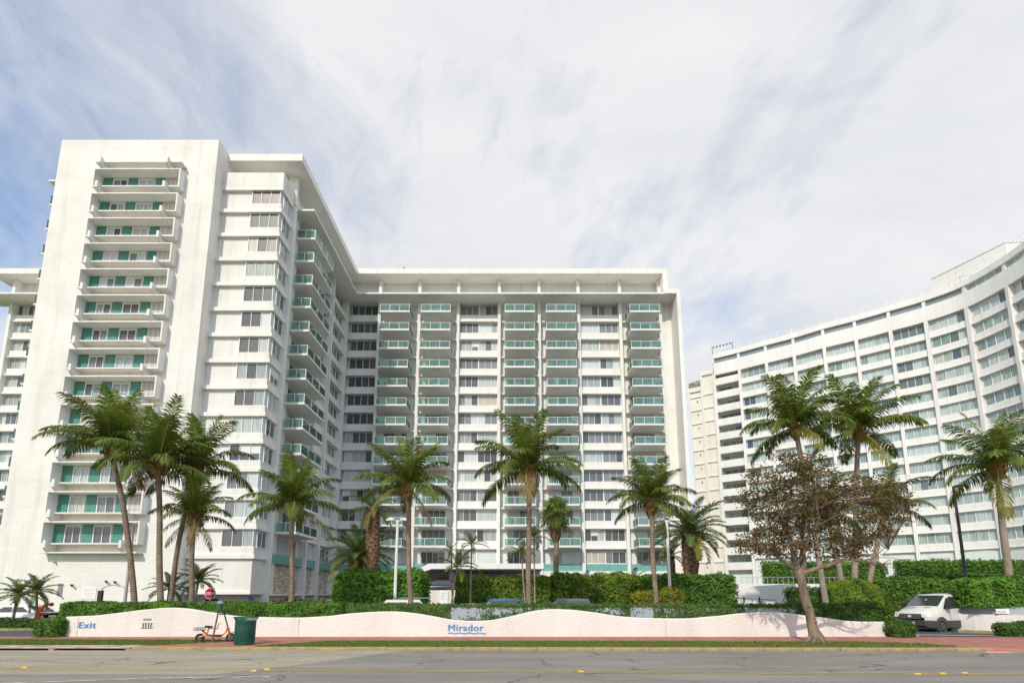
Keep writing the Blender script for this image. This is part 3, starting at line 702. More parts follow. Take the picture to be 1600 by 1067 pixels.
# small fittings on the end wall
b = MB()
for i in range(7): b.box(-43.62, -43.18, 49.66, 49.74, 2.0 + i * .17, 2.1 + i * .17)
ap('wall_vent', b, 'grey_metal')
for x, z in ((-42.3, 3.0), (-39.05, 3.35), (-38.2, 3.3)):
    b = MB(); b.box(x - .06, x + .06, 49.55, 49.74, z - .06, z + .06); b.tube([(x, 49.6, z), (x + .3, 49.35, z - .08)], [.06, .11], 8); ap('flood_light', b, 'dark_metal')
b = MB(); b.box(-41.2, -39.9, 49.7, 49.74, 1.7, 2.75); np_ = ap('notice_board', b, 'letter_white')
b = MB()
for i in range(4): b.box(-41.1 + .03, -40.0 - .2 * (i % 2), 49.69, 49.698, 2.55 - i * .2, 2.59 - i * .2)
b.build('notice_text', 'pole_grey', np_)
b = MB(); b.tube([(-44.15, 49.7, 6.0 - .85), (-44.15, 49.45, 5.1)], .07, 8); ap('flood_light', b, 'grey_metal')
gl = ap('door_glazing', JG, JM); gl['kind'] = 'stuff'
# --- entrance canopy
E_ = thing('entrance_canopy', 'white angular drive-in canopy on grey round posts at the building entrance', 'canopy', (-3, 63, 2.1))
b = MB(); b.prism([(-11.9, 4.15), (-11.75, 4.5), (-9.75, 5.65), (3.7, 5.65), (3.7, 5.02), (-9.4, 5.02)], 60, 74.1, 'y'); b.build('canopy_roof', 'white_trim', E_)
for x in (-7.2, -6.0, 3.0): 
    b = MB(); b.tube([(x, 62, 2.1), (x, 62, 5.01)], .38, 16); b.build('post', 'grey_render', E_, smooth=True)
# ------------------------------------------------------------------ the curved white building on the right
HT, HF_, ROWS = 43.4, 2.7, 13
HP = [(38.88, 93.05), (42.62, 90.49), (46.3, 87.65), (49.91, 84.97), (53.29, 81.86), (56.97, 79.18), (60.49, 76.25), (63.83, 73.31), (66.68, 69.37), (67.6, 64.06), (67.2, 58.9), (65.8, 54.0)]
Hb = thing('curved_building', 'white curved slab block with long rows of teal windows and solid-parapet balconies at one end', 'building', (52, 80, 0))
HO = ORG[Hb.name]
HJ = MB(); HJM = sorted(set(PANES_HOTEL))
def bay_frame(p, q):
    d = Vector((q[0] - p[0], q[1] - p[1])); w = d.length; th = math.atan2(d.y, d.x); return w, th
def hput(name, me, p, z, th, parent=Hb): return put(name, me, parent, (p[0] - HO[0], p[1] - HO[1], z), th)
def crom(i, t):
    """smooth curve through the facade points"""
    p0, p1, p2, p3 = (Vector(HP[min(max(k, 0), len(HP) - 1)]) for k in (i - 1, i, i + 1, i + 2))
    return .5 * ((2 * p1) + (p2 - p0) * t + (2 * p0 - 5 * p1 + 4 * p2 - p3) * t * t + (3 * p1 - p0 - 3 * p2 + p3) * t ** 3)
def curved(q, i, d0, d1, z0, z1, t0=0.0, t1=1.0, n=5):
    """band following bay i, from depth d0 to d1 behind the curve"""
    ring = []
    for k in range(n + 1):
        t = t0 + (t1 - t0) * k / n; c = crom(i, t); d = (crom(i, min(1, t + .02)) - crom(i, max(0, t - .02))).normalized(); nn = Vector((-d.y, d.x))
        ring.append((c + nn * d0, c + nn * d1))
    for (f0, k0), (f1, k1) in zip(ring, ring[1:]):
        for pts in (((f0, z0), (f1, z0), (f1, z1), (f0, z1)), ((f0, z1), (f1, z1), (k1, z1), (k0, z1)), ((k0, z0), (k1, z0), (f1, z0), (f0, z0)), ((k1, z0), (k0, z0), (k0, z1), (k1, z1))):
            q.face([(p.x - HO[0], p.y - HO[1], z) for p, z in pts])
    for (f, k) in (ring[0], ring[-1]): q.face([(f.x - HO[0], f.y - HO[1], z0), (f.x - HO[0], f.y - HO[1], z1), (k.x - HO[0], k.y - HO[1], z1), (k.x - HO[0], k.y - HO[1], z0)])
def hcol_f():
    q = MB(); q.box(-.24, .24, -.3, .95, 0, HT + .1); return q.mesh('column', 'hotel_white')
def hband(w):
    def f():
        q = MB(); q.box(-.02, w + .02, -.28, .5, HT + .1, 45.87); q.box(-.02, w + .02, -.34, .5, 46.85, 47.8); q.box(-.22, .22, -.27, .5, 45.87, 46.85); return q.mesh('attic_band', 'hotel_white')
    return cached(('hb', round(w, 2)), f)
def hattic(w):
    def f():
        q = MB(); q.box(.22, w - .22, .05, .1, 45.87, 46.85); return q.mesh('attic_window', 'attic_glass')
    return cached(('ha', round(w, 2)), f)
def hmull(w, n=3):
    def f():
        q = MB()
        for k in range(1, n): q.box(w * k / n - .03, w * k / n + .03, -.01, .05, 45.9, 46.82)
        return q.mesh('mullion', 'frame_alu')
    return cached(('hm', round(w, 2)), f)
def hback(w):
    def f():
        q = MB(); q.box(-.05, w + .05, .95, 1.6, 0, 47.6); return q.mesh('wall', 'hotel_beige')
    return cached(('hk', round(w, 2)), f)
def hlow(w):
    def f():
        q = MB(); q.box(.24, w - .24, .3, .9, 3.0, HT - ROWS * HF_ - .02); return q.mesh('base_panel', 'pale_panel')
    return cached(('hl', round(w, 2)), f)
def hlouv_f():
    q = MB(); q.box(0, 1.9, -.03, .02, 0, .55, 1)
    for i in range(5): q.box(.03, 1.87, -.06, -.03, .04 + i * .105, .1 + i * .105)
    return q.mesh('vent_louvre', ['louvre', 'flat_dark'])
for i in range(1, 11):
    p, q = HP[i], HP[i + 1]; w, th = bay_frame(p, q)
    hput('wall', hback(w), p, 0, th)
    hput('column', cached('hcol', hcol_f), p, 0, th)
    q_ = MB(); curved(q_, i, -.28, .9, HT + .1, 45.87); put('attic_band', q_.mesh('attic_band', 'hotel_white'), Hb)
    q_ = MB(); curved(q_, i, -.34, .9, 46.85, 47.8); put('roof_fascia', q_.mesh('roof_fascia', 'hotel_white'), Hb)
    q_ = MB(); q_.box(-.22, .22, -.2, .6, 45.87, 46.85); hput('attic_post', q_.mesh('attic_post', 'hotel_white'), p, 0, th)
    if i < 8:
        q_ = MB(); curved(q_, i, .08, .12, 45.871, 46.849, .04, .96, 4); at_ = put('attic_window', q_.mesh('attic_window', 'attic_glass'), Hb)
    else:
        ca, sa = math.cos(th), math.sin(th); add_window(Hb, (p[0] + .26 * ca - .3 * sa, p[1] + .26 * sa + .3 * ca, 45.88), w - .52, .96, 4, rz=th, mats=PANES_HOTEL, t=.05)
    sp_m = MB(); curved(sp_m, i, -.02, .6, .12, 1.08, .04, .96, 4); curved(sp_m, i, -.12, .6, 0, .119, .04, .96, 4); sp_m = sp_m.mesh('spandrel', 'hotel_white')
    hput('base_panel', hlow(w), p, 0, th)
    if i in (5, 6): 
        ca, sa = math.cos(th), math.sin(th); o = hput('vent_louvre', cached('hlv', hlouv_f), (p[0] + 1.6 * ca, p[1] + 1.6 * sa), 6.8, th)
    big = i >= 5
    for r_ in range(ROWS):
        zt = HT - r_ * HF_
        put('spandrel', sp_m, Hb, (0, 0, zt - HF_))
        ca, sa = math.cos(th), math.sin(th)
        add_window(Hb, (p[0] + .3 * ca - .42 * sa, p[1] + .3 * sa + .42 * ca, zt - HF_ + 1.1), w - .6, 1.58, 4, rz=th, mats=PANES_HOTEL, t=.05, panes=big, glass=(HJ, HJM))
# balcony bay and the two stair bays at the far end of the block
p, q = HP[0], HP[1]; w, th = bay_frame(p, q); ca, sa = math.cos(th), math.sin(th)
hput('column', cached('hcol', hcol_f), p, 0, th); hput('attic_band', hband(w), p, 0, th); at_ = hput('attic_window', hattic(w), p, 0, th); put('mullion', hmull(w, 2), at_)
b = MB(); b.box(-.05, w + .05, 1.5, 2.4, 0, 47.7); b.box(-.05, .2, -.1, 1.5, 0, 47.7); hput('wall', b.mesh('wall', 'hotel_beige'), p, 0, th)
def hpar_f():
    q = MB(); q.box(.22, w - .22, -.06, .12, 0, 1.35); q.box(.22, w - .22, .12, 1.5, 0, .2); return q.mesh('balcony_parapet', 'hotel_white')
for r_ in range(ROWS + 1):
    z = HT - r_ * HF_ - 1.9
    hput('balcony_parapet', cached('hpar', hpar_f), p, z, th)
    if r_ < ROWS:
        add_window(Hb, (p[0] + .5 * ca - 1.42 * sa, p[1] + .5 * sa + 1.42 * ca, z - 1.95), w - 1.0, 1.7, 3, rz=th, mats=['hotel_dark', 'hotel_teal', 'hotel_sheer', 'attic_glass'], t=.05, panes=True)
b = MB(); b.box(.24, w - .24, .3, 1.4, 3.4, 5.6); hput('base_panel', b.mesh('base_panel', 'pale_panel'), p, 0, th)
def along(u, off=0.0): return (p[0] + u * ca - off * sa, p[1] + u * sa + off * ca)
for (u0, u1, ztop, back, matn, nm) in ((-2.62, -.26, 44.9, .5, 'hotel_white', 'stair_shaft'), (-5.2, -2.66, 42.1, .9, 'hotel_white', 'service_shaft')):
    wv = u1 - u0; o0 = along(u0, back)
    b = MB(); b.box(0, wv, .25, 6, 0, ztop - .6); b.box(0, .28, 0, .25, 0, ztop); b.box(wv - .28, wv, 0, .25, 0, ztop); b.box(.0, wv, -.06, 6.05, ztop - .6, ztop + .3)
    sh = hput(nm, b.mesh(nm, 'hotel_beige'), o0, 0, th)
    def sl_f(wv=wv):
        q = MB(); q.box(.29, wv - .29, .06, .25, 0, .22); return q.mesh('string_course', 'hotel_white')
    for r_ in range(1, ROWS + 1):
        put('string_course', cached(('sc', nm), sl_f), sh, (0, 0, HT - .4 - r_ * HF_))
        if nm == 'service_shaft':
            def wl_f():
                q = MB(); q.box(-.07, .07, -.22, .02, 0, .18); q.tube([(0, -.15, -.12), (0, -.15, .02)], .05, 6); return q.mesh('wall_lamp', 'dark_metal')
            put('wall_lamp', cached('wl', wl_f), sh, (wv * .62, .25, HT - 1.3 - r_ * HF_))
b = MB(); b.box(.0, .9, -.03, .0, 0, 1.1)
for i in range(7): b.box(.03, .87, -.07, -.03, .06 + i * .15, .13 + i * .15)
o0 = along(-1.9, .68); hput('vent_louvre', b.mesh('vent_louvre', 'grey_metal'), o0, 5.2, th)
gl = HJ.build('window_glass', HJM, Hb); gl['kind'] = 'stuff'
# roof: deck, rail, roof lights and plant room
b = MB()
for i in range(11):
    a, c = HP[i], HP[i + 1]; w_, t_ = bay_frame(a, c); n = Vector((-math.sin(t_), math.cos(t_)))
    m_ = 12.0
    b.face([(a[0], a[1], 47.7), (c[0], c[1], 47.7), (c[0] + n.x * m_, c[1] + n.y * m_, 47.7), (a[0] + n.x * m_, a[1] + n.y * m_, 47.7)])
b.build('roof', 'grey_render', Hb)
b = MB()
for i in range(1, 11):
    a, c = HP[i], HP[i + 1]
    for k in range(2):
        x = a[0] + (c[0] - a[0]) * k / 2; y = a[1] + (c[1] - a[1]) * k / 2
        b.box(x - .035, x + .035, y + .2, y + .27, 47.75, 49.0)
    for z in (48.3, 48.95): b.bar((a[0], a[1] + .23, z), (c[0], c[1] + .23, z), .035, .035)
b.build('roof_rail', 'pole_white', Hb)
b = MB()
a = HP[0]; b.box(a[0] - .02, a[0] + .05, a[1] + .2, a[1] + .27, 47.8, 49.6); b.box(41.9, 41.97, 91.1, 91.17, 47.8, 49.6)
b.bar((a[0], a[1] + .2, 49.4), (41.95, 91.1, 49.4), .03, .03); b.bar((a[0], a[1] + .2, 47.95), (41.95, 91.1, 47.95), .04, .04)
for k in range(6):
    t_ = (k + .5) / 6; b.box(a[0] + 3.0 * t_ - .1, a[0] + 3.0 * t_ + .1, a[1] - 2.0 * t_ + .1, a[1] - 2.0 * t_ + .3, 49.2, 49.45)
b.build('roof_lights', 'dark_metal', Hb)
b = MB(); b.prism([(65.4, 73.1), (68.9, 64.7), (71.0, 64.6), (77, 70), (71, 77)], 47.6, 50.55, 'z')
b.prism([(65.3, 73.12), (68.84, 64.6), (71.0, 64.5), (77.1, 70), (71, 77.1)], 50.551, 50.7, 'z'); b.build('plant_room', 'hotel_white', Hb)
# roof garden planter on the low shaft
g = MB(); gx, gy = along(-4.9, 1.0)
for _ in range(420):
    u = rnd.uniform(-5.2, -2.9); o_ = rnd.uniform(.9, 1.9); c = Vector((*along(u, o_), 42.5 + rnd.random() ** 1.6 * 1.3)); d = Vector((rnd.uniform(-1, 1), rnd.uniform(-1, 1), rnd.uniform(-.2, 1))).normalized() * .2
    e = d.cross(Vector((rnd.uniform(-1, 1), rnd.uniform(-1, 1), .4))).normalized() * .07
    g.face([tuple(c - d), tuple(c + e), tuple(c + d), tuple(c - e)])
solo('rooftop_shrubs', g, ['leaf_hedge'], 'straggly green shrubs growing on the roof terrace of the curved building', 'shrubs', (gx, gy, 42.45))
b = MB()
for k in range(9): 
    x, y = along(-5.15 + .29 * k, .86); b.box(x - .02, x + .02, y - .02, y + .02, 42.4, 43.4)
xa = along(-5.15, .86); xb = along(-2.8, .86); b.bar((*xa, 43.4), (*xb, 43.4), .05, .05); b.build('terrace_rail', 'pole_white', Hb)

# ------------------------------------------------------------------ ground, road, pavement
RZ = -0.12
def kerb_y(x): return 21.0 - .012 * x
b = MB(); b.face([(-900, -600, -.3), (900, -600, -.3), (900, 1500, -.3), (-900, 1500, -.3)]); struct('ground', b, 'lawn')
b = MB(); b.face([(-300, -14, RZ), (300, -14, RZ), (300, kerb_y(300), RZ), (-300, kerb_y(-300), RZ)]); struct('road', b, 'road_worn')
b = MB(); b.face([(-80, 14.9, RZ + .004), (-8.4, 14.9, RZ + .004), (-7.6, 15.8, RZ + .004), (-6.0, 18.0, RZ + .004), (-4.9, 20.2, RZ + .004), (-4.2, kerb_y(-4), RZ + .004), (-80, kerb_y(-80), RZ + .004)]); struct('road_patch', b, 'road_pale')
def line_y(x): return 15.55 - .040 * x
for o_, nm in ((0.0, 'road_line'), (-.24, 'road_line')):
    b = MB(); xs = [-60 + 2 * k for k in range(61)]
    for k in range(60): b.face([(xs[k], line_y(xs[k]) + o_ - .05, RZ + .008), (xs[k + 1], line_y(xs[k + 1]) + o_ - .05, RZ + .008), (xs[k + 1], line_y(xs[k + 1]) + o_ + .05, RZ + .008), (xs[k], line_y(xs[k]) + o_ + .05, RZ + .008)])
    struct(nm, b, 'yellow_paint')
b = MB(); wl = [(-13.6, 13.25), (-11.6, 13.75), (-9.6, 14.3), (-7.8, 14.45), (-6.6, 14.5)]
for (x0, y0_), (x1, y1_) in zip(wl, wl[1:]): b.face([(x0, y0_ - .09, RZ + .008), (x1, y1_ - .09, RZ + .008), (x1, y1_ + .06, RZ + .008), (x0, y0_ + .06, RZ + .008)])
struct('road_line', b, 'white_paint')
for j, (x, dy) in enumerate(((-14.9, .08), (-7.3, .0), (-7.55, -.3), (2.0, -.05), (12.2, .0), (12.9, .12), (11.4, -.15))):
    b = MB(); y = line_y(x) + dy; b.prism([(y - .05, RZ + .004), (y + .05, RZ + .004), (y + .03, RZ + .03), (y - .03, RZ + .03)], x - .08, x + .08, 'x')
    solo('road_stud', b, ['marker_yellow'], 'small yellow raised marker on the double yellow line', 'road stud', (x, y, RZ + .004), 'yellow road studs along the centre line')
# kerb, verge, pavement
def strip(name, xs, ya, yb, z, m, kind='structure'):
    b = MB()
    for x0, x1 in zip(xs, xs[1:]): b.face([(x0, ya(x0), z), (x1, ya(x1), z), (x1, yb(x1), z), (x0, yb(x0), z)])
    return struct(name, b, m, kind)
b = MB(); b.face([(-44, kerb_y(-44) + .31, RZ - .05), (18.6, kerb_y(18.6) + .31, RZ - .05), (18.6, kerb_y(18.6) + .31, -.006), (-44, kerb_y(-44) + .31, -.006)]); kerb = struct('kerb', b, 'concrete')
for k in range(42):                                       # kerb stones, 1.5 m lengths
    x0 = -44 + 1.5 * k; x1 = x0 + 1.485
    if -21.6 < x0 + .7 < -15.4: continue
    j = rnd.uniform(-.012, .012); q = MB(); y0_ = kerb_y(x0 + .75)
    q.prism([(y0_, RZ - .1), (y0_, -.03 + j), (y0_ + .03, .0 + j), (y0_ + .3, .005), (y0_ + .3, RZ - .1)], x0, x1, 'x')
    q.build('kerb_stone', 'yellow_kerb', kerb)
q = MB(); q.prism([(20.75, RZ - .1), (20.75, RZ + .008), (21.6, .0), (21.6, RZ - .1)], 18.6, 40, 'x'); struct('dropped_kerb', q, 'red_paving')
strip('pavement', [-120, -13, -9, 18.6], lambda x: kerb_y(x) + .3, lambda x: 26.6, 0.0, 'red_paving')
strip('pavement', [18.6, 60], lambda x: 21.6, lambda x: 26.6, 0.0, 'red_paving')
b = MB(); b.face([(-60, 22.0, .006), (-14.9, 22.0, .006), (-11.9, 24.4, .006), (-12.0, 24.5, .006), (-60, 24.9, .006)])
b2 = MB(); b2.face([(-10.6, 21.45, .006), (17.0, 21.2, .006), (18.3, 21.5, .006), (18.0, 22.4, .006), (15.2, 23.6, .006), (-8.2, 23.85, .006)])
struct('verge', b, 'lawn'); struct('verge', b2, 'lawn')
def grass(poly, n, name='grass'):
    q = MB(); xs = [p_[0] for p_ in poly]; ys = [p_[1] for p_ in poly]
    def inside(x, y):
        c = False; j = len(poly) - 1
        for i in range(len(poly)):
            if (poly[i][1] > y) != (poly[j][1] > y) and x < (poly[j][0] - poly[i][0]) * (y - poly[i][1]) / (poly[j][1] - poly[i][1]) + poly[i][0]: c = not c
            j = i
        return c
    k = 0
    while k < n:
        x = rnd.uniform(min(xs), max(xs)); y = rnd.uniform(min(ys), max(ys))
        if not inside(x, y): continue
        if x > 9 and rnd.random() < .55: k += 1; continue
        a = rnd.random() * 6.28; h = rnd.uniform(.03, .085); w_ = rnd.uniform(.012, .028); dx, dy = math.cos(a), math.sin(a)
        q.face([(x - dx * w_, y - dy * w_, .006), (x + dx * w_, y + dy * w_, .006), (x + rnd.uniform(-.05, .05), y + rnd.uniform(-.05, .05), .006 + h)]); k += 1
    return struct(name, q, 'grass_blade', 'stuff')
tag(grass([(-34, 22.05), (-14.95, 22.05), (-12.1, 24.35), (-34, 24.85)], 24000), 'short mown grass verge beside the storm drain and litter bin', 'grass')
tag(grass([(-10.5, 21.5), (17.0, 21.25), (18.2, 21.55), (17.9, 22.35), (15.2, 23.55), (-8.2, 23.8)], 38000), 'long mown grass verge in front of the wavy wall', 'grass')
# leaf litter round the tree foot
q = MB()
for _ in range(900):
    x = 13.5 + rnd.gauss(0, 2.2); y = 22.6 + rnd.gauss(0, .55); a = rnd.random() * 6.28; s_ = rnd.uniform(.03, .06)
    if y < 21.4 or y > 25.5: continue
    d = Vector((math.cos(a), math.sin(a), rnd.uniform(-.2, .4))) * s_; e = Vector((-math.sin(a), math.cos(a), 0)) * s_ * .5; c = Vector((x, y, .03))
    q.face([tuple(c - d), tuple(c + e), tuple(c + d), tuple(c - e)])
tag(struct('leaf_litter', q, 'leaf_tree', 'stuff'), 'fallen brown leaves on the verge around the tree foot', 'leaves')
# storm drain
D = thing('storm_drain', 'worn concrete kerb inlet with a dark slot along the gutter', 'drain', (-18.6, 21.2, RZ))
b = MB(); b.box(-21.7, -15.3, 21.12, 22.0, -.035, .012); b.build('lid', 'concrete', D)
b = MB(); b.box(-21.7, -15.3, 21.5, 22.0, RZ - .1, -.036); b.build('slot_wall', 'dark_void', D)
b = MB()
for x in (-21.7, -18.6, -15.5): b.box(x, x + .2, 21.16, 21.5, RZ - .05, -.036)
b.build('stub', 'concrete', D)
# driveways and forecourt
b = MB(); b.face([(-34, 26.6, .002), (-22.9, 26.6, .002), (-22.6, 28.6, .002), (-34, 30.6, .002)]); b.face([(-34, 27, .001), (-23.0, 28.6, .001), (-22, 70, .001), (-34, 70, .001)]); struct('exit_driveway', b, 'asphalt_dark')
b = MB(); b.face([(19.5, 26.2, .003), (30, 26.0, .003), (50, 26.2, .003), (50, 42, .003), (19.5, 42, .003)]); struct('entry_driveway', b, 'asphalt_dark')
b = MB(); b.face([(-22, 28.2, .0), (19.4, 28.2, 0), (19.4, 74, 0), (-22, 74, 0)]); struct('car_park', b, 'asphalt_dark')
b = MB(); b.prism([(-28, -.3), (-.3, -.3), (-.3, 2.1), (-28, 2.1)], 57.5, 76, 'y'); 
b = MB(); b.box(-12.5, 14, 57.5, 75.9, -.2, 2.1); struct('entrance_deck', b, 'asphalt_dark')
b = MB(); b.box(-12.6, 14.1, 57.1, 57.45, -.2, 2.55); solo('deck_wall', b, ['cream_and_bounce_stucco'], 'beige low wall edging the raised entrance drive', 'wall', (0, 57.3, 0))
b = MB(); b.box(-7.95, -7.05, 56.95, 57.05, .9, 2.5); 
s = solo('notice_board', b, ['letter_white'], 'white notice board on the beige wall of the entrance drive', 'sign', (-7.5, 57.0, .9))
for i in range(3): q = MB(); q.box(-7.8, -7.2 - .1 * i, 56.935, 56.945, 2.2 - i * .3, 2.28 - i * .3); q.build('text_line', 'pole_grey', s, org=(-7.5, 57.0, .9))
# kerbs of the driveways
def kerb_run(name, pts, m, w=.16, h=.14):
    for (a, c) in zip(pts, pts[1:]):
        q = MB(); q.bar((a[0], a[1], h / 2 + .002), (c[0], c[1], h / 2 + .002), w, h); struct(name, q, m)
kerb_run('driveway_kerb', [(25.0, 29.35), (25.6, 28.75), (26.6, 28.1), (30.5, 27.0), (36, 26.4)], 'yellow_kerb')
kerb_run('driveway_kerb', [(19.0, 26.7), (19.6, 26.3), (20.3, 26.25)], 'yellow_kerb')
kerb_run('driveway_kerb', [(-40, 30.6), (-29.3, 30.6), (-27.5, 31.0)], 'yellow_kerb')
kerb_run('driveway_kerb', [(20.5, 33.4), (30, 34.6)], 'yellow_kerb')
b = MB(); b.face([(20.9, 27.25, .012), (30.0, 26.45, .012), (30.0, 26.75, .012), (20.9, 27.6, .012)]); struct('stop_line', b, 'white_paint')
b = MB(); b.face([(18.3, 20.25, RZ + .004), (19.5, 20.2, RZ + .004), (19.3, 20.7, RZ + .004), (18.5, 20.72, RZ + .004)]); struct('paint_mark', b, 'pink_mark')
# ------------------------------------------------------------------ planting
def frond_mesh(key, L, e0, droop, nl, ll, lw, leafdroop, m, taper=0.6, vee=0.25, rr=.035, start=.12, curl=0.0):
    """pinnate palm leaf springing from the origin along +x: arched midrib with two rows of bent leaflets"""
    def f():
        r_ = random.Random(hash(key) % 99991 if not isinstance(key, str) else sum(ord(c) * (i + 1) for i, c in enumerate(key)))
        b = MB(); n = 14; pts = []; p = Vector((0, 0, 0)); e = e0; tw = r_.uniform(-.25, .25)
        for i in range(n + 1):
            pts.append(p.copy()); d = Vector((math.cos(R(e)), curl * (i / n) ** 2, math.sin(R(e)))).normalized(); p = p + d * (L / n); e -= droop / n * (0.4 + 1.2 * i / n)
        b.tube(pts, [rr * (1 - .85 * i / n) for i in range(n + 1)], 5, 1, cap=False)
        for side in (-1, 1):
            for k in range(nl):
                t = start + (1 - start) * (k + r_.uniform(-.3, .3)) / nl; t = min(.995, max(start, t)); u = t * n; i = min(n - 1, int(u)); q = pts[i].lerp(pts[i + 1], u - i)
                tg = (pts[i + 1] - pts[i]).normalized(); sd = Vector((0, 1, 0)) * side; up = tg.cross(Vector((0, 1, 0))).normalized(); up = up if up.z > 0 else -up
                ln = ll * (math.sin(math.pi * min(1, .16 + .80 * t)) ** taper) * r_.uniform(.78, 1.12)
                fw = .25 + .7 * t * t + r_.uniform(-.14, .14)
                d1 = (sd * (1.0 - .25 * t) + tg * fw + up * (vee + r_.uniform(-.2, .16))).normalized()
                d1 = (d1 + Vector((0, 0, -leafdroop * .35))).normalized()
                d2 = (d1 + Vector((0, 0, -leafdroop * r_.uniform(.7, 1.5)))).normalized()
                wv = tg.cross(d1); wv = (wv if wv.length > .01 else up).normalized(); wv = d1.cross(wv).normalized() * (lw * .5)
                a = q; c = q + d1 * (ln * .5); z = c + d2 * (ln * .5)
                b.face([tuple(a - wv * .5), tuple(c - wv), tuple(c + wv), tuple(a + wv * .5)], 0); b.face([tuple(c - wv), tuple(z), tuple(c + wv)], 0)
        return b.mesh('frond', [m, 'rachis'])
    return cached(('frond', key), f)
COCO = [(84, 30, 'frond_young'), (76, 48, 'frond_young'), (68, 62, 'frond_young'), (58, 74, 'frond_green'), (48, 84, 'frond_green'), (37, 92, 'frond_green'), (25, 96, 'frond_green'), (12, 92, 'frond_green'), (-2, 82, 'frond_green'), (-18, 66, 'frond_old'), (-38, 46, 'frond_old')]
def trunk_mesh(base, top, lean, r0, r1, n=16, sides=12, swell=1.25, seed=0, zb=0.0):
    b = MB(); r_ = random.Random(seed); pts = []; rad = []
    base = Vector(base); top = Vector(top); ph = r_.random() * 6.28
    for i in range(n + 1):
        t = i / n; s_ = 1 - (1 - t) ** (1 + lean)             # leaning trunks sweep up
        xy = base.lerp(top, t); xy.x = base.x + (top.x - base.x) * (t ** (1 + lean) if lean >= 0 else s_); xy.y = base.y + (top.y - base.y) * t
        xy.x += math.sin(t * math.pi * 1.7 + ph) * .07 * math.sin(math.pi * t); pts.append(xy)
        rr = r0 + (r1 - r0) * t
        if t < .12: rr *= 1 + (swell - 1) * (1 - t / .12)
        rad.append(rr * r_.uniform(.97, 1.04))
    b.tube(pts, rad, sides, 0); return b
def coconut_palm(label, base, top, r0, r1, L, seed, lean=.6, nf=28, bark='palm_bark', dry=2, nuts=True, wind=0.0, group='coconut palms standing behind the wavy wall'):
    P_ = thing('coconut_palm', label, 'palm tree', (base[0], base[1], base[2]), group=group); r_ = random.Random(seed)
    trunk_mesh(base, top, lean, r0, r1, 22, seed=seed).build('trunk', bark, P_, smooth=True)
    b = MB(); tz = Vector(top); b.lathe([(r1 * 1.0, -.65), (r1 * 2.0, -.35), (r1 * 2.5, -.05), (r1 * 1.9, .3), (r1 * .8, .75)], 12, top)
    for k in range(16):                                         # old leaf bases
        a = k * 2.4; b.tube([tz + Vector((math.cos(a) * r1 * 1.5, math.sin(a) * r1 * 1.5, -.15 + .03 * k)), tz + Vector((math.cos(a) * r1 * 3.0, math.sin(a) * r1 * 3.0, .16 + .03 * k))], [.085, .045], 5)
    bt = b.build('crown_shaft', 'crown_fibre', P_)
    if nuts:
        b = MB()
        for k in range(9):
            a = r_.random() * 6.28; d = r1 * 2.2 + r_.uniform(0, .12); b.ball((top[0] + math.cos(a) * d, top[1] + math.sin(a) * d, top[2] + r_.uniform(-.35, .05)), .105, 7, 5, rz=.135)
        b.build('coconuts', 'coconut', bt, smooth=True)
    o = P_.location
    for k in range(nf):
        i = min(8, int(round(k * 8.2 / (nf - 1)))) if k < nf - max(1, dry - 1) else 9 + (k + seed) % 2; e0, dr, mm = COCO[i]
        if i >= 9 and r_.random() < .5: mm = 'frond_dry' if k >= nf - dry else mm
        v = k % 3
        me = frond_mesh('coco%d_%d%s' % (i, v, mm), 1.0, e0 + (v - 1) * 5, dr + (v - 1) * 10, 54 if i < 9 else 38, .265, .0175 if i < 9 else .014, .40 + .11 * i, mm, curl=(v - 1) * .22, rr=.012, vee=.10)
        az = k * 2.399 + r_.uniform(-.35, .35)
        fo = put('frond', me, P_, (top[0] - o.x, top[1] - o.y, top[2] + .22 - o.z), az); sc = L * r_.uniform(.92, 1.15); fo.scale = (sc, sc, sc)
        if wind: fo.rotation_euler = (0, wind * r_.uniform(.3, 1.0) * math.cos(az), az)
    return P_
coconut_palm('coconut palm with long trunk leaning away from the stop sign, tallest of its cluster', (-20.9, 29, 0), (-23.57, 29, 10.5), .165, .125, 3.53, 11, .55, 22, wind=.15)
coconut_palm('coconut palm with thick dark straight trunk and orange crown base, beside the tower', (-19.05, 28.5, 0), (-20.25, 28.5, 9.2), .17, .13, 3.58, 12, .1, 25)
coconut_palm('coconut palm with bowed green-tinged trunk standing behind two others', (-20.4, 31.0, 0), (-19.55, 31.0, 9.6), .15, .12, 3.53, 13, 1.2, 19)
coconut_palm('short coconut palm with brown strands hanging down its trunk, near the stop sign', (-18.17, 29.5, 0), (-18.5, 29.5, 6.35), .15, .12, 2.51, 14, .2, 21, dry=5)
coconut_palm('coconut palm in front of the stone-clad wing of the building', (-12.3, 29, 0), (-12.6, 29, 6.95), .15, .12, 2.94, 15, .1, 22)
coconut_palm('coconut palm behind the wavy wall with one long frond hanging down its trunk', (-5.45, 28.3, 0), (-5.9, 28.3, 7.85), .155, .12, 3.05, 16, .4, 22, dry=3)
coconut_palm('tall coconut palm near the blue wall lettering with a wide spreading crown', (.97, 28.2, 0), (.9, 28.2, 8.85), .15, .125, 3.48, 17, .1, 24)
coconut_palm('coconut palm rising from the yellow shrub with a wind-blown compact crown', (7.8, 28.2, 0), (7.8, 28.2, 7.0), .15, .12, 2.62, 18, .1, 25, wind=.2)
coconut_palm('tall coconut palm behind the brown-leaved tree, its trunk curving up through the branches', (20.0, 33, 0), (19.0, 33, 12.9), .19, .145, 3.85, 19, .3, 24, bark='palm_bark_grey')
coconut_palm('coconut palm with vine-covered lower trunk beside the mounded hedge', (22.9, 35, 0), (24.6, 35, 13.3), .2, .15, 4.17, 20, .2, 24, bark='palm_bark_grey')
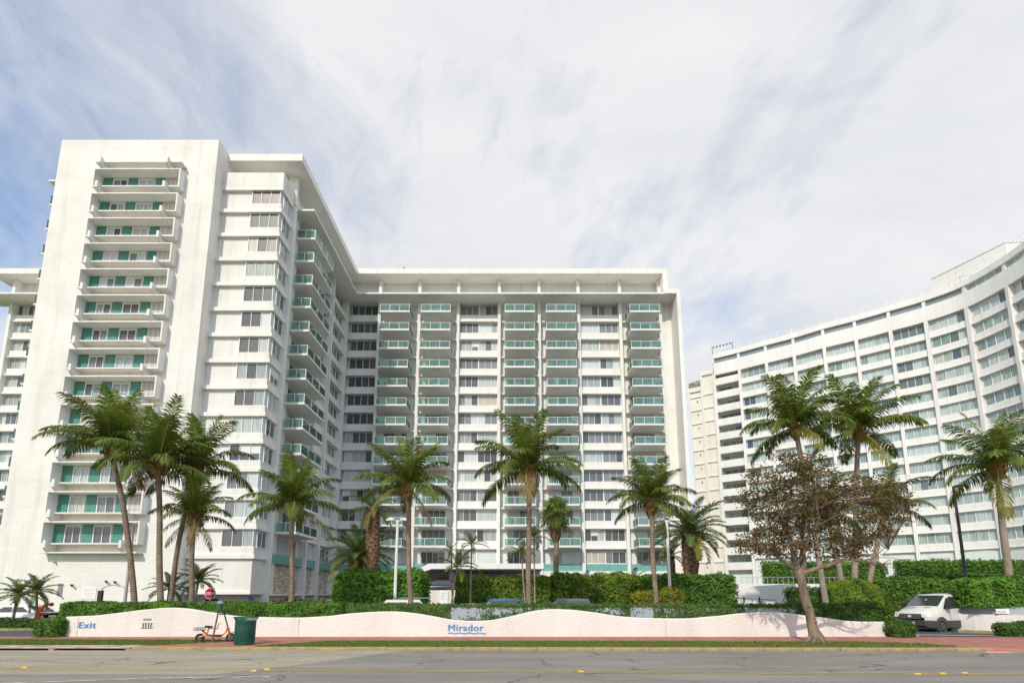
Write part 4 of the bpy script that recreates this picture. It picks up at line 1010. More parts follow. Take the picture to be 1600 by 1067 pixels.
coconut_palm('coconut palm with thick pale trunk above the hedge by the entrance wall', (31.7, 33, 0), (32.1, 33, 10.2), .24, .17, 3.96, 21, .1, 21, bark='palm_bark_grey', wind=-.12)
# second stems of the pair by the mounded hedge, crowns lost in the tree
coconut_palm('slim coconut palm with forked pale trunk low behind the brown-leaved tree', (22.0, 34.2, 0), (21.3, 34.2, 7.4), .2, .14, 2.78, 24, .2, 15, bark='palm_bark_grey')
coconut_palm('slim coconut palm leaning out beyond the mounded hedge', (24.3, 36, 0), (26.6, 36, 8.0), .19, .14, 3.21, 25, .2, 15, bark='palm_bark_grey')

def date_palm(label, base, top, r0, r1, L, seed, nf=34, bulge=1.35, name='date_palm', fan=False, cat='palm tree', mg='date_green', emax=82, emin=-25, trunkmat='date_trunk', group=None):
    P_ = thing(name, label, cat, base, group=group); r_ = random.Random(seed)
    b = MB(); H_ = top[2] - base[2]; pts = []; rad = []
    for i in range(19):
        t = i / 18; pts.append(Vector(base).lerp(Vector(top), t)); bb = bulge if t > .62 else 1.0 + (bulge - 1) * max(0, (t - .45) / .17)
        rad.append((r0 + (r1 - r0) * t) * bb * (.75 if t > .97 else 1))
    b.tube(pts, rad, 12, 0)
    if r0 > .1:
        nb = int(H_ * 26)
        for k in range(nb):                                     # diamond leaf scars standing proud
            t = (k + .5) / nb; i = min(17, int(t * 18)); rr = rad[i]; a = k * 2.39996; c = Vector(base).lerp(Vector(top), t); dv = Vector((math.cos(a), math.sin(a), 0))
            b.bar(c + dv * (rr * .9) + Vector((0, 0, -.05)), c + dv * (rr * 1.13) + Vector((0, 0, .09)), rr * .42, .05)
    b.build('trunk', trunkmat, P_)
    for k in range(nf):
        t = k / (nf - 1); e0 = emax + (emin - emax) * t; lv = int(t * 6); v = k % 2
        mm = mg if t < .85 else ('frond_old' if mg == 'date_green' else mg)
        me = frond_mesh('date%s%d_%d_%s' % (mg, lv, v, mm), 1.0, emax + (emin - emax) * (lv + .5) / 6.5, 55 + 8 * v, 46, .19, .020, .12, mm, vee=.45, rr=.012, taper=.45, curl=.1 * (v - .5))
        az = k * 2.399 + r_.uniform(-.2, .2); fo = put('frond', me, P_, (top[0] - base[0], top[1] - base[1], top[2] - base[2] - .08), az); sc = L * r_.uniform(.88, 1.08); fo.scale = (sc, sc, sc)
    return P_
date_palm('date palm with tall brown bulging trunk and small drooping crown behind the clipped hedge', (-9.65, 36, 0), (-9.9, 36, 8.2), .30, .30, 2.0, 31, 16, 1.5, emax=70, emin=-40)
date_palm('short date palm with a wide stiff crown just above the clipped hedge', (-11.4, 38, 0), (-11.4, 38, 5.0), .33, .30, 3.0, 32, 38, 1.2)
date_palm('big date palm with pineapple-shaped trunk top beside the white twin lamp', (12.8, 37, 0), (12.9, 37, 6.6), .42, .42, 3.1, 33, 40, 1.35)
date_palm('small date palm tucked against the trunk of the big date palm', (11.9, 38.4, 0), (11.9, 38.4, 5.0), .30, .26, 1.7, 34, 12, 1.0, emax=75, emin=0)
PYG = dict(name='pygmy_palm', mg='frond_green', bulge=1.0)
date_palm('pygmy date palm with curved stem in front of the white parked car', (-30.9, 32.3, 0), (-30.75, 32.3, 2.15), .085, .075, 1.35, 35, 22, emax=75, emin=-35, trunkmat='palm_bark', **PYG)
date_palm('pygmy date palm with slim crooked stem beside the orange cone', (-29.3, 32.3, 0), (-29.65, 32.3, 2.35), .075, .065, 1.4, 36, 22, emax=75, emin=-35, trunkmat='palm_bark', **PYG)
date_palm('pygmy date palm with pale fronds at the foot of the dark-trunked coconut palm', (-21.0, 31.6, 0), (-20.9, 31.6, 2.5), .08, .07, 1.4, 37, 22, emax=75, emin=-40, trunkmat='palm_bark', **PYG)
date_palm('pygmy date palm at the foot of the short coconut palm', (-19.6, 31.8, 0), (-19.3, 31.8, 3.0), .08, .07, 1.5, 38, 26, emax=75, emin=-45, trunkmat='palm_bark', **PYG)
for j, (x, zt) in enumerate(((-30.85, 1.75), (-29.55, 1.95))):
    b = MB()
    for _ in range(70):
        a = rnd.random() * 6.28; e = rnd.uniform(-.3, 1.2); d = Vector((math.cos(a) * math.cos(e), math.sin(a) * math.cos(e), math.sin(e))); w_ = d.cross(Vector((0, 0, 1))).normalized() * .03; c = Vector((x, 32.2, zt + rnd.uniform(-.2, .1)))
        b.face([tuple(c - w_), tuple(c + w_), tuple(c + d * .22)])
    solo('bromeliad', b, ['leaf_red'], 'red bromeliad tied on the stem of the pygmy date palm ' + ('by the parked car', 'beside the orange cone')[j], 'plant', (x, 32.2, zt))
for lab, bx, by, tx, tz_, nf, L in (('small palm with broad yellow-green leaves in front of the entrance canopy', -4.07, 33, -3.5, 3.9, 11, 1.6), ('thin-stemmed small palm with sparse crown before the lowest balconies', -2.69, 33.5, -2.65, 5.4, 11, 1.2),
        ('slender small palm beside the tall coconut palm, its crown the lower of two', .95, 33.5, .6, 4.9, 11, 1.2), ('slender small palm beside the tall coconut palm, its crown the higher of two', 1.5, 33.7, 1.45, 5.9, 12, 1.3), ('small bare-stemmed palm with two tufts near the grey pillar', -3.9, 34.5, -4.1, 5.1, 7, .8)):
    date_palm(lab, (bx, by, 0), (tx, by, tz_), .055, .045, L, int(tx * 10) + 90, nf, 1.0, 'small_palm', mg='frond_young', emax=70, emin=-20, trunkmat='palm_bark_grey', group='slender young palms in the hedge')
# fan palm
F = thing('fan_palm', 'fan palm with brown shaggy neck and folded fan leaves before the balconies', 'palm tree', (3.2, 38, 0))
trunk_mesh((3.2, 38, 0), (3.27, 38, 8.0), .1, .19, .2, 16, seed=5).build('trunk', 'palm_bark', F, smooth=True)
b = MB(); b.lathe([(.2, 5.9), (.36, 6.3), (.42, 7.2), (.3, 8.0), (.12, 8.3)], 12, (3.27, 38, 0)); b.build('skirt', 'date_trunk', F)
def fan_f(e0, m):
    def f():
        q = MB(); st = Vector((math.cos(R(e0)), 0, math.sin(R(e0)))); hub = st * .75; q.tube([(0, 0, 0), tuple(hub)], [.03, .02], 5, 1)
        dn = Vector((st.x, 0, st.z - .5)).normalized(); upv = Vector((0, 1, 0)).cross(dn)
        for k in range(26):
            a = R(-125 + 250 * k / 25); d = (dn * math.cos(a) + Vector((0, 1, 0)) * math.sin(a)).normalized(); L = 1.0 * (1 - .25 * abs(a) / 2.2) * rnd.uniform(.9, 1.1)
            w_ = upv.cross(d).normalized() * .05; mid = hub + d * (L * .6) + upv * (.06 * (-1) ** k); tip = hub + d * L + Vector((0, 0, -.35 * rnd.uniform(.6, 1.3)))
            q.face([tuple(hub), tuple(mid - w_), tuple(tip), tuple(mid + w_)])
        return q.mesh('frond', [m, 'rachis'])
    return cached(('fan', e0, m), f)
for k in range(20):
    e0 = (80, 60, 40, 20, 0, -30, -50)[k * 7 // 20]; put('frond', fan_f(e0, 'frond_young' if e0 > 0 else 'frond_green'), F, (.07, 0, 8.05), k * 2.4)
# low feathery palms showing above the clipped hedge
for lab, x, y, nf, L in (('low feathery palm clump above the hedge beside the fan palm', 5.6, 39.5, 16, 1.7), ('low feathery palm clump spilling over the hedge end near the yellow shrub', 8.9, 38.2, 18, 1.8), ('low feathery palm clump by the green-banded wall', 7.3, 40.2, 12, 1.6)):
    date_palm(lab, (x, y, 0), (x, y, 2.7), .09, .08, L, int(x * 7), nf, 1.0, 'areca_palm', mg='frond_green', emax=80, emin=5, trunkmat='palm_bark_grey', group='low palms behind the hedge')

def hedge(label, x0, x1, y0, y1, z1, leaf, m, dens=1.0, z0=0.0, rough=.07, round_=.25, name='hedge', seed=1, rot=0.0, group=None, fade=None, mound=False):
    """clipped hedge: dark twiggy core under a shell of single leaves"""
    r_ = random.Random(seed); b = MB(); cx, cy = (x0 + x1) / 2, (y0 + y1) / 2; hx, hy, hz = (x1 - x0) / 2, (y1 - y0) / 2, (z1 - z0)
    ph = [r_.uniform(0, 6.28) for _ in range(6)]
    def lump(x, y, z): return rough * (math.sin(x * 1.7 + ph[0]) + math.sin(y * 2.3 + z * 1.9 + ph[1]) + .7 * math.sin(x * 4.1 + z * 3.3 + ph[2]) + .5 * math.sin(x * 7.7 + y * 5 + ph[3]))
    def surf(u, v, face):
        # u, v in -1..1 on one of five faces of a rounded box
        if face == 0: p = Vector((u, -1, v))
        elif face == 1: p = Vector((u, v, 1))
        elif face == 2: p = Vector((-1, u, v))
        elif face == 3: p = Vector((1, u, v))
        else: p = Vector((u, 1, v))
        if mound:
            q = Vector((p.x, p.y, max(p.z, -.6))); q = q.normalized() * 1.0; q = Vector((q.x, q.y, q.z if p.z > -.6 else p.z)); n = Vector((q.x / hx, q.y / hy, max(q.z, 0) / hz)).normalized()
            w = Vector((cx + q.x * hx, cy + q.y * hy, z0 + (q.z + 1) / 2 * hz))
        else:
            w = Vector((cx + p.x * hx, cy + p.y * hy, z0 + (p.z + 1) / 2 * hz)); c = Vector((min(max(w.x, x0 + round_), x1 - round_) if hx > round_ else cx, min(max(w.y, y0 + round_), y1 - round_) if hy > round_ else cy, min(w.z, z1 - round_)))
            d = w - c; n = d.normalized() if d.length > 1e-6 else Vector((0, -1, 0)); w = c + n * round_
        w = w + n * lump(w.x, w.y, w.z); return w, n
    areas = [(0, 4 * hx * hz / 2), (1, 4 * hx * hy), (2, 2 * hy * hz), (3, 2 * hy * hz), (4, 2 * hx * hz * .4)]
    g = 10
    for fc in range(5):
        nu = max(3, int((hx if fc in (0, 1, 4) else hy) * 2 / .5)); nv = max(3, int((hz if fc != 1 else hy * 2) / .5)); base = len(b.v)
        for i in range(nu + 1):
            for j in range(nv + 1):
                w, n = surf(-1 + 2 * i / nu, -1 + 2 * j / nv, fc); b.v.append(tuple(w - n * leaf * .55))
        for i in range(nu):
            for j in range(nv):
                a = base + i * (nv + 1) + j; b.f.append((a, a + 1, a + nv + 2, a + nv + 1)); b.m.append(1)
    per = dens * 2.3 / (.33 * leaf * leaf)
    for fc, ar in areas:
        for _ in range(int(ar * per)):
            u, v = r_.uniform(-1, 1), r_.uniform(-1, 1); w, n = surf(u, v, fc)
            if fade and r_.random() < fade(w.x): continue
            w = w + n * (r_.uniform(-.6, .55) * leaf)
            d = Vector((r_.uniform(-1, 1), r_.uniform(-1, 1), r_.uniform(-.8, 1))) ; d = d - n * (d.dot(n) * .65 - .15); d = d.normalized(); s_ = leaf * r_.uniform(.6, 1.25) * .5
            e = d.cross(n + Vector((r_.uniform(-.7, .7), r_.uniform(-.7, .7), r_.uniform(-.7, .7)))); e = e.normalized() * (s_ * .52); d = d * s_
            b.face([tuple(w - d), tuple(w + e), tuple(w + d), tuple(w - e)], 0)
    return solo(name, b, [m, 'hedge_core'], label, 'hedge' if name == 'hedge' else 'shrub', (cx, cy, z0), group)
hedge('big clipped bright green hedge block beside the stone-clad wing', -12.3, -6.1, 35.0, 38.5, 3.65, .24, 'leaf_bright', seed=1, round_=.6)
hedge('clipped green hedge behind the dark parked cars', -3.95, 2.8, 35.3, 38.0, 3.2, .22, 'leaf_lime', seed=2, round_=.3, rough=.09)
hedge('clipped green hedge at the foot of the fan palm', 2.85, 9.0, 35.6, 38.5, 3.4, .22, 'leaf_lime', seed=3, round_=.3, rough=.09)
hedge('sharp-edged box hedge around the white lamp post beside the ramp', 9.0, 14.8, 34.2, 37.6, 3.33, .22, 'leaf_hedge', seed=4, round_=.2, rough=.05)
hedge('loose yellow-green shrub around the foot of the coconut palm', 7.1, 9.9, 30.2, 31.8, 2.35, .2, 'leaf_yellow', seed=5, mound=False, round_=.5, name='shrub', rough=.1)
hedge('long dark hedge on the white terrace below the curved building', 27.8, 40.6, 55.6, 57.4, 5.5, .30, 'leaf_hedge', z0=3.2, seed=6, round_=.25, dens=.9)
hedge('long dark hedge on the terrace beside the dark lamp post', 40.7, 60, 53.2, 55.0, 5.5, .30, 'leaf_hedge', z0=3.2, seed=7, round_=.25, dens=.9)
hedge('rounded hedge mound beside the front of the white van', 20.3, 24.7, 33.0, 35.6, 3.05, .17, 'leaf_lime', seed=8, mound=True, rough=.05)
hedge('tall clipped hedge behind the white van', 26.4, 31.8, 37.2, 39.6, 3.2, .22, 'leaf_hedge', seed=9, round_=.5)
hedge('stepped dark hedge behind the van hedge', 34.0, 50.0, 44.0, 46.2, 3.85, .28, 'leaf_dark', seed=10, round_=.3, dens=.9)
hedge('dense bright hedge on top of the tiled entrance wall', 25.9, 35, 29.0, 31.0, 2.95, .17, 'leaf_bright', z0=1.38, seed=11, round_=.4, dens=1.1)
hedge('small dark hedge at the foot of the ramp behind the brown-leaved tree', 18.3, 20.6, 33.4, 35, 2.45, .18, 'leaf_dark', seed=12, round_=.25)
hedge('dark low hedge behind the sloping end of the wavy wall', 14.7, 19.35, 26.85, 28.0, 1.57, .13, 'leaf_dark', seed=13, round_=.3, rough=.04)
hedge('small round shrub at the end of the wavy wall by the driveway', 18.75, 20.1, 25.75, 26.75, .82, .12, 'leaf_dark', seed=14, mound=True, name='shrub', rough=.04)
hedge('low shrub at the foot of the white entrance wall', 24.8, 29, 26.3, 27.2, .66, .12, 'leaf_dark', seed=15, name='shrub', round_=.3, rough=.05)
hedge('small clipped shrub at the exit end of the wavy wall', -23.7, -22.45, 25.9, 27.0, .85, .12, 'leaf_hedge', seed=16, name='shrub', round_=.3, rough=.05)
hedge('low clipped hedge beside the exit driveway in front of the parked white car', -36, -28.3, 31.0, 32.0, .62, .14, 'leaf_dark', seed=17, round_=.15, rough=.03)
hedge('clipped hedge along the top of the wavy wall above the Exit lettering', -23.35, -8.7, 26.75, 27.75, 1.64, .125, 'leaf_hedge', seed=18, round_=.14, rough=.03, dens=1.15, z0=.5)
# ivy over the tiled planter wall behind the wavy wall
b = MB(); b.box(-8.6, 15.2, 27.0, 27.35, 0, 1.42); TW = solo('planter_wall', b, ['blue_tile'], 'blue-grey tiled planter wall half covered in ivy behind the wavy wall', 'wall', (3.3, 27.2, 0))
r_ = random.Random(44); b = MB(); cl_ = [(r_.uniform(-8.6, 15), r_.uniform(.4, 1.3), r_.uniform(.5, 1.5)) for _ in range(34)]
for _ in range(24000):
    if r_.random() < .42: x = r_.uniform(-8.6, 15.2); z = 1.47 + r_.gauss(0, .07); y = r_.uniform(26.92, 27.5)
    elif r_.random() < .35: x = r_.uniform(-8.6, -3.2); z = r_.uniform(.5, 1.5); y = 26.96 - r_.random() * .1
    else:
        c = r_.choice(cl_); x = c[0] + r_.gauss(0, c[2] * .45); z = min(1.5, c[1] + r_.gauss(0, .28)); y = 26.97 - r_.random() * .1
    if x < -8.6 or x > 15.2 or z < .3 or (6.1 < x < 7.3 and r_.random() < .93) or (-2.9 < x < -1.6 and r_.random() < .7): continue
    d = Vector((r_.uniform(-1, 1), r_.uniform(-.5, .5), r_.uniform(-1, 1))).normalized() * .065; e = d.cross(Vector((r_.uniform(-.5, .5), -1, r_.uniform(-.5, .5)))).normalized() * .036; c = Vector((x, y, z))
    b.face([tuple(c - d), tuple(c + e), tuple(c + d), tuple(c - e)])
solo('ivy', b, ['leaf_vine'], 'straggling ivy hanging over the tiled planter wall', 'ivy', (3.3, 27.2, 0))
# cordylines by the stone wing
for lab, x, y, m, n in (('red-leaved cordyline clump at the foot of the stone-clad wing', -15.6, 37.5, 'leaf_red', 170), ('green cordyline beside the red-leaved clump', -13.9, 37.6, 'leaf_bright', 110), ('red-leaved cordyline with tall central shoot by the stone wing', -16.6, 37.9, 'leaf_red', 90)):
    b = MB()
    for _ in range(n):
        a = rnd.random() * 6.28; e = rnd.uniform(.1, 1.4); L = rnd.uniform(.35, .6); d = Vector((math.cos(a) * math.cos(e), math.sin(a) * math.cos(e), math.sin(e))) * L; c = Vector((x + rnd.gauss(0, .45), y + rnd.gauss(0, .2), rnd.uniform(.9, 1.55)))
        w_ = d.cross(Vector((0, 0, 1))).normalized() * .05; b.face([tuple(c), tuple(c + d * .5 - w_), tuple(c + d - Vector((0, 0, .1))), tuple(c + d * .5 + w_)])
    for k in range(4): b.tube([(x + .2 * k - .3, y, 0), (x + .2 * k - .3, y, 1.3)], .03, 5)
    solo('cordyline', b, [m], lab, 'plant', (x, y, 0))

# the crooked brown-leaved street tree
T = thing('street_tree', 'crooked broad street tree with sparse brownish leaves leaning over the wavy wall', 'tree', (13.4, 23.3, 0))
r_ = random.Random(5); nodes = []; segs = MB()
def limb(p, d, L, r0, depth):
    n = 6; pts = [p.copy()]; rad = [r0]; q = p.copy(); dd = d.normalized()
    for i in range(n):
        jit = .26
        dd = (dd + Vector((r_.uniform(-jit, jit), r_.uniform(-jit, jit), r_.uniform(-jit, jit) * .8))).normalized(); q = q + dd * (L / n); pts.append(q.copy()); rad.append(r0 * (1 - .5 * (i + 1) / n))
        if depth >= 2 or i > 2: nodes.append((q.copy(), rad[-1]))
    segs.tube(pts, rad, 8 if depth < 2 else 5, 0, cap=False)
    if depth >= 3: return
    kids = (3, 3, 3)[depth - 1] if depth else 3
    for k in range(kids):
        i = min(n, max(2, int(round((.45 + .55 * (k + 1) / kids) * n)))); az = r_.random() * 6.28
        perp = dd.orthogonal().normalized(); perp.rotate(Matrix.Rotation(az, 3, dd)); nd = dd + perp * r_.uniform(.5, .9); nd.z = max(nd.z, -.15)
        limb(pts[i], nd, L * r_.uniform(.55, .78), rad[i] * .7, depth + 1)
trunk = MB()
tp = [(13.52, 23.3, -.05), (13.47, 23.3, .18), (13.36, 23.3, .7), (13.30, 23.3, 1.3), (13.14, 23.32, 2.0), (13.10, 23.35, 2.7), (12.92, 23.4, 3.4)]
trunk.tube(tp, [.40, .27, .205, .19, .195, .18, .185], 16)
for k in range(7):                                          # root flare and knots
    a_ = k * .9 + .3; trunk.tube([(13.45 + .12 * math.cos(a_), 23.3 + .12 * math.sin(a_), .5), (13.5 + .3 * math.cos(a_), 23.3 + .3 * math.sin(a_), .12), (13.5 + .58 * math.cos(a_), 23.3 + .55 * math.sin(a_), -.03)], [.09, .10, .04], 7)
for x_, y_, z_ in ((13.2, 23.1, 1.6), (13.28, 23.12, 2.4), (13.42, 23.1, .9)): trunk.ball((x_, y_ + .04, z_), .09, 8, 6)
trunk.build('trunk', 'tree_bark', T, smooth=True)
P0 = Vector(tp[-1])
limb(P0, Vector((-.25, -.1, 1)), 2.0, .14, 1); limb(P0 - Vector((-.1, 0, .5)), Vector((.75, .1, .85)), 2.6, .15, 1); limb(P0, Vector((.22, .3, 1)), 2.5, .14, 1); limb(P0 - Vector((0, 0, .2)), Vector((-.75, .2, .6)), 1.5, .11, 1)
limb(P0 - Vector((-.1, 0, .4)), Vector((1.1, -.2, .55)), 2.6, .11, 1); limb(P0, Vector((.55, -.3, 1)), 2.4, .11, 1)
def ell(c, r):
    while True:
        v = Vector((r_.uniform(-1, 1), r_.uniform(-1, 1), r_.uniform(-1, 1)))
        if .25 < v.length < 1: return Vector((c[0] + v.x * r[0], c[1] + v.y * r[1], c[2] + v.z * r[2]))
clus = [ell((13.1, 23.5, 6.7), (2.5, 2.0, 1.95)) for _ in range(215)] + [ell((16.1, 23.6, 6.1), (2.2, 1.7, 1.75)) for _ in range(150)] + [ell((12.0, 23.4, 4.5), (1.7, 1.2, .8)) for _ in range(62)] + [ell((14.8, 23.5, 4.4), (1.9, 1.2, .7)) for _ in range(52)]
lb, lo = MB(), MB()
for c in clus:
    near, rr = min(nodes, key=lambda nd: (nd[0] - c).length_squared)
    mid = near.lerp(c, .5) + Vector((r_.uniform(-.12, .12), r_.uniform(-.12, .12), r_.uniform(.0, .15)))
    segs.tube([near, mid, c], [min(rr * .6, .022), .014, .006], 4, 0, cap=False)
    for _ in range(3): segs.tube([mid.lerp(c, r_.random()), c + Vector((r_.gauss(0, .25), r_.gauss(0, .25), r_.gauss(0, .2)))], [.008, .004], 3, 0, cap=False)
    green = r_.random() < (.75 if c.z > 7.6 and c.x > 14.5 else .3); n_ = r_.randint(18, 58)
    for _ in range(n_):
        p_ = c + Vector((r_.gauss(0, .17), r_.gauss(0, .17), r_.gauss(0, .12))); d = Vector((r_.uniform(-1, 1), r_.uniform(-1, 1), r_.uniform(-1, .5))).normalized() * r_.uniform(.05, .085); e = d.cross(Vector((r_.uniform(-1, 1), r_.uniform(-1, 1), 1))).normalized() * .04
        (lo if (r_.random() < .8) == green else lb).face([tuple(p_ - d), tuple(p_ + e), tuple(p_ + d), tuple(p_ - e)])
segs.build('branches', 'tree_bark', T)
lb.build('crown', 'leaf_brown', T); lo.build('crown', 'leaf_olive', T)
# ------------------------------------------------------------------ the wavy garden wall
WT = [(-22.56, 0.98), (-21.05, 1.04), (-19.96, 1.17), (-18.71, 1.33), (-17.46, 1.44), (-16.58, 1.4), (-15.3, 1.2), (-14.02, 1.01), (-12.3, 0.95), (-10.81, 0.93), (-9.29, 1.01), (-8.29, 1.14), (-7.42, 1.2), (-6.58, 1.24), (-5.74, 1.24), (-4.89, 1.15), (-4.01, 1.01), (-3.17, 0.84), (-2.17, 0.76), (-1.07, 0.79), (-0.19, 0.97), (0.65, 1.17), (1.39, 1.32), (2.17, 1.36), (3.02, 1.33), (4.12, 1.21), (5.31, 1.01), (6.57, 0.92), (7.83, 0.89), (8.96, 0.89), (10.39, 1.01), (11.66, 1.15), (12.64, 1.21), (13.16, 1.21), (14.0, 1.17), (14.86, 1.04), (15.69, 0.95), (16.94, 0.77), (17.77, 0.73), (18.81, 0.73)]
def top_at(x):
    for (x0, z0), (x1, z1) in zip(WT, WT[1:]):
        if x <= x1:
            t = max(0, (x - x0) / (x1 - x0)); t = t * t * (3 - 2 * t) * .5 + t * .5; return z0 + (z1 - z0) * t
    return WT[-1][1]
W = thing('garden_wall', 'long white stucco garden wall with a wavy top and blue lettering', 'wall', (-2, 26.5, 0))
b = MB(); ns = 180; y0, y1 = 26.4, 26.72
prof = [(y0, -.02, 0), (y0, 1, -.04), (y0 + .04, 1, 0), (y1 - .04, 1, 0), (y1, 1, -.04), (y1, -.02, 0)]
for i in range(ns + 1):
    x = -22.56 + 41.37 * i / ns; tz = sum(top_at(x + d) for d in (-.35, -.15, 0, .15, .35)) / 5
    for (yy, k, dz) in prof: b.v.append((x + (.55 * (k if k > 0 else 0) * -1 * max(0, 1 - i / 4.0) if False else 0), yy, (tz if k > 0 else -.02) + dz))
for i in range(ns):
    for j in range(5):
        a = i * 6 + j; b.f.append((a, a + 6, a + 7, a + 1)); b.m.append(0)
b.f.append(tuple(range(6))); b.m.append(0); b.f.append(tuple(ns * 6 + j for j in reversed(range(6)))); b.m.append(0)
b.build('wall_body', 'garden_wall', W)
for x in (-21.9, -10.75, 7.75):
    b = MB(); b.box(x - .012, x + .012, 26.392, 26.4, 0, top_at(x) - .06); b.build('expansion_joint', 'concrete', W)
text_part('Exit', 'lettering', 'blue_letter', W, .43, (-21.86, 26.385, .43), xs=1.16, spacing=1.14, heavy=.014)
text_part('Mirador', 'lettering', 'blue_letter', W, .44, (-3.24, 26.385, .30), xs=1.14, spacing=1.10, heavy=.015)
b = MB(); nw = 48
for dz, th_ in ((.175, .022), (.175, .0)):
    if not th_: continue
    for i in range(nw):
        x0 = -3.22 + 1.9 * i / nw; x1 = -3.22 + 1.9 * (i + 1) / nw; f = lambda x: dz + .022 * math.sin((x + 3.22) / 1.9 * 2 * math.pi * 4)
        b.prism([(x0, f(x0) - th_), (x1, f(x1) - th_), (x1, f(x1) + th_), (x0, f(x0) + th_)], 26.375, 26.398, 'y')
b.build('wave_emblem', 'blue_letter', W)
b = MB(); b.box(-18.62, -18.22, 26.385, 26.399, .80, .90); b.build('vent_grille', 'grey_metal', W)
b = MB(); b.box(-18.68, -18.12, 26.388, 26.399, .40, .68); o = b.build('vent_grille', 'flat_dark', W)
b = MB()
for k in range(5): b.box(-18.66 + .13 * k, -18.63 + .13 * k, 26.375, 26.387, .42, .66)
for k in range(6): b.bar((-18.64 + .09 * k, 26.381, .42), (-18.58 + .09 * k, 26.381, .66), .02, .01)
b.build('grille_bars', 'letter_white', o)
# tapering exit end of the wall
b = MB(); b.prism([(-23.05, .0), (-22.561, .0), (-22.561, .96), (-22.62, .96)], 26.42, 26.70, 'y'); b.build('wall_end', 'garden_wall', W)

# curved entrance wall with tiled band
Wc = thing('entrance_wall', 'curved white entrance wall with a blue mosaic band below the hedge', 'wall', (30, 29, 0))
def arc(off, z0, z1, name, m, t=.3):
    pts = [(25.75, 30.7), (26.3, 29.75), (27.3, 29.05), (28.6, 28.55), (30.2, 28.2), (32, 27.95), (35, 27.7)]
    b = MB(); fr = []
    for i, p in enumerate(pts):
        a = Vector(pts[max(0, i - 1)]); c = Vector(pts[min(len(pts) - 1, i + 1)]); d = (c - a).normalized(); n = Vector((-d.y, d.x))
        fr.append((Vector(p) + n * off, Vector(p) + n * (off + t)))
    for (f0, k0), (f1, k1) in zip(fr, fr[1:]):
        for q in (((f0, z0), (f1, z0), (f1, z1), (f0, z1)), ((f0, z1), (f1, z1), (k1, z1), (k0, z1)), ((k1, z0), (k0, z0), (k0, z1), (k1, z1))): b.face([(p.x, p.y, z) for p, z in q])
    f0, k0 = fr[0]; b.face([(k0.x, k0.y, z0), (f0.x, f0.y, z0), (f0.x, f0.y, z1), (k0.x, k0.y, z1)])
    return b.build(name, m, Wc)
arc(0, -.02, .98, 'wall_body', 'garden_wall'); arc(.32, -.02, 1.42, 'tile_band', 'blue_tile')
b = MB(); b.box(27.0, 27.72, 29.06, 29.10, 1.04, 1.30); pl = b.build('sign_plate', 'letter_white', Wc)
text_part('ENTER', 'lettering', 'pole_grey', pl, .15, (27.06, 29.05, 1.10), xs=1.05, extrude=.004)
en = text_part('Enter', 'lettering', 'blue_letter', Wc, .40, (28.12, 28.66, .48), xs=1.16, spacing=1.14, heavy=.014)
for v in en.data.vertices: v.co.y -= (v.co.x + 30 - 28.12) * .27      # follows the curve of the wall

# terrace, ramp walls and rails on the right
b = MB(); b.box(24.2, 62, 55.2, 62, -.2, 3.2); b.box(40.65, 62, 52.8, 55.2, -.2, 3.195); tw = solo('terrace_wall', b, ['hotel_white'], 'white raised terrace wall below the curved building', 'wall', (40, 56, 0))
b = MB()
for k in range(22): b.box(24.6 + .55 * k, 24.64 + .55 * k, 55.25, 55.29, 3.2, 3.9)
b.bar((24.5, 55.27, 3.9), (36.6, 55.27, 3.9), .04, .04); b.build('rail', 'pole_grey', tw, org=(40, 56, 0))
b = MB(); b.prism([(16.4, -.1), (25.8, -.1), (25.8, 3.05), (22.2, 2.85), (16.4, 1.75)], 47.0, 47.35, 'y'); rw = solo('ramp_wall', b, ['hotel_white'], 'white sloping ramp wall behind the box hedge', 'wall', (21, 47, 0))
b = MB(); b.prism([(15.6, -.1), (22, -.1), (22, 1.5), (15.6, 1.85)], 43.5, 43.75, 'y'); rl = solo('ramp_wall', b, ['pale_panel'], 'low pale ramp wall with a dark handrail beside the box hedge', 'wall', (19, 43.6, 0))
b = MB(); b.bar((16.2, 43.4, 1.95), (22, 43.4, 1.62), .06, .05)
for x in (17.0, 19.4, 20.7): b.box(x - .04, x + .04, 43.36, 43.5, 1.45, 1.9)
b.box(18.55, 18.75, 43.4, 43.49, 1.15, 1.6); b.build('handrail', 'dark_metal', rl, org=(19, 43.6, 0))
b = MB(); b.prism([(43.0, .0), (43.75, .0), (43.75, .8), (43.5, 1.15), (43.1, 1.0)], 0, .12, 'x')
B_ = thing('standing_board', 'dark rounded standing board in front of the terrace hedge', 'sign', (36.8, 48.6, 0))
b = MB(); b.prism([(36.35, 2.5), (37.2, 2.5), (37.25, 3.9), (37.0, 4.35), (36.6, 4.45), (36.35, 4.1)], 48.55, 48.63, 'y'); b.build('panel', 'dark_metal', B_)
b = MB()
for k in range(6): b.box(36.5, 37.05, 48.53, 48.545, 2.8 + .24 * k, 2.88 + .24 * k)
b.build('slots', 'grey_metal', B_)
b = MB(); b.box(36.5, 36.58, 48.57, 48.62, 0, 2.5); b.box(36.98, 37.06, 48.57, 48.62, 0, 2.5); b.build('legs', 'dark_metal', B_)

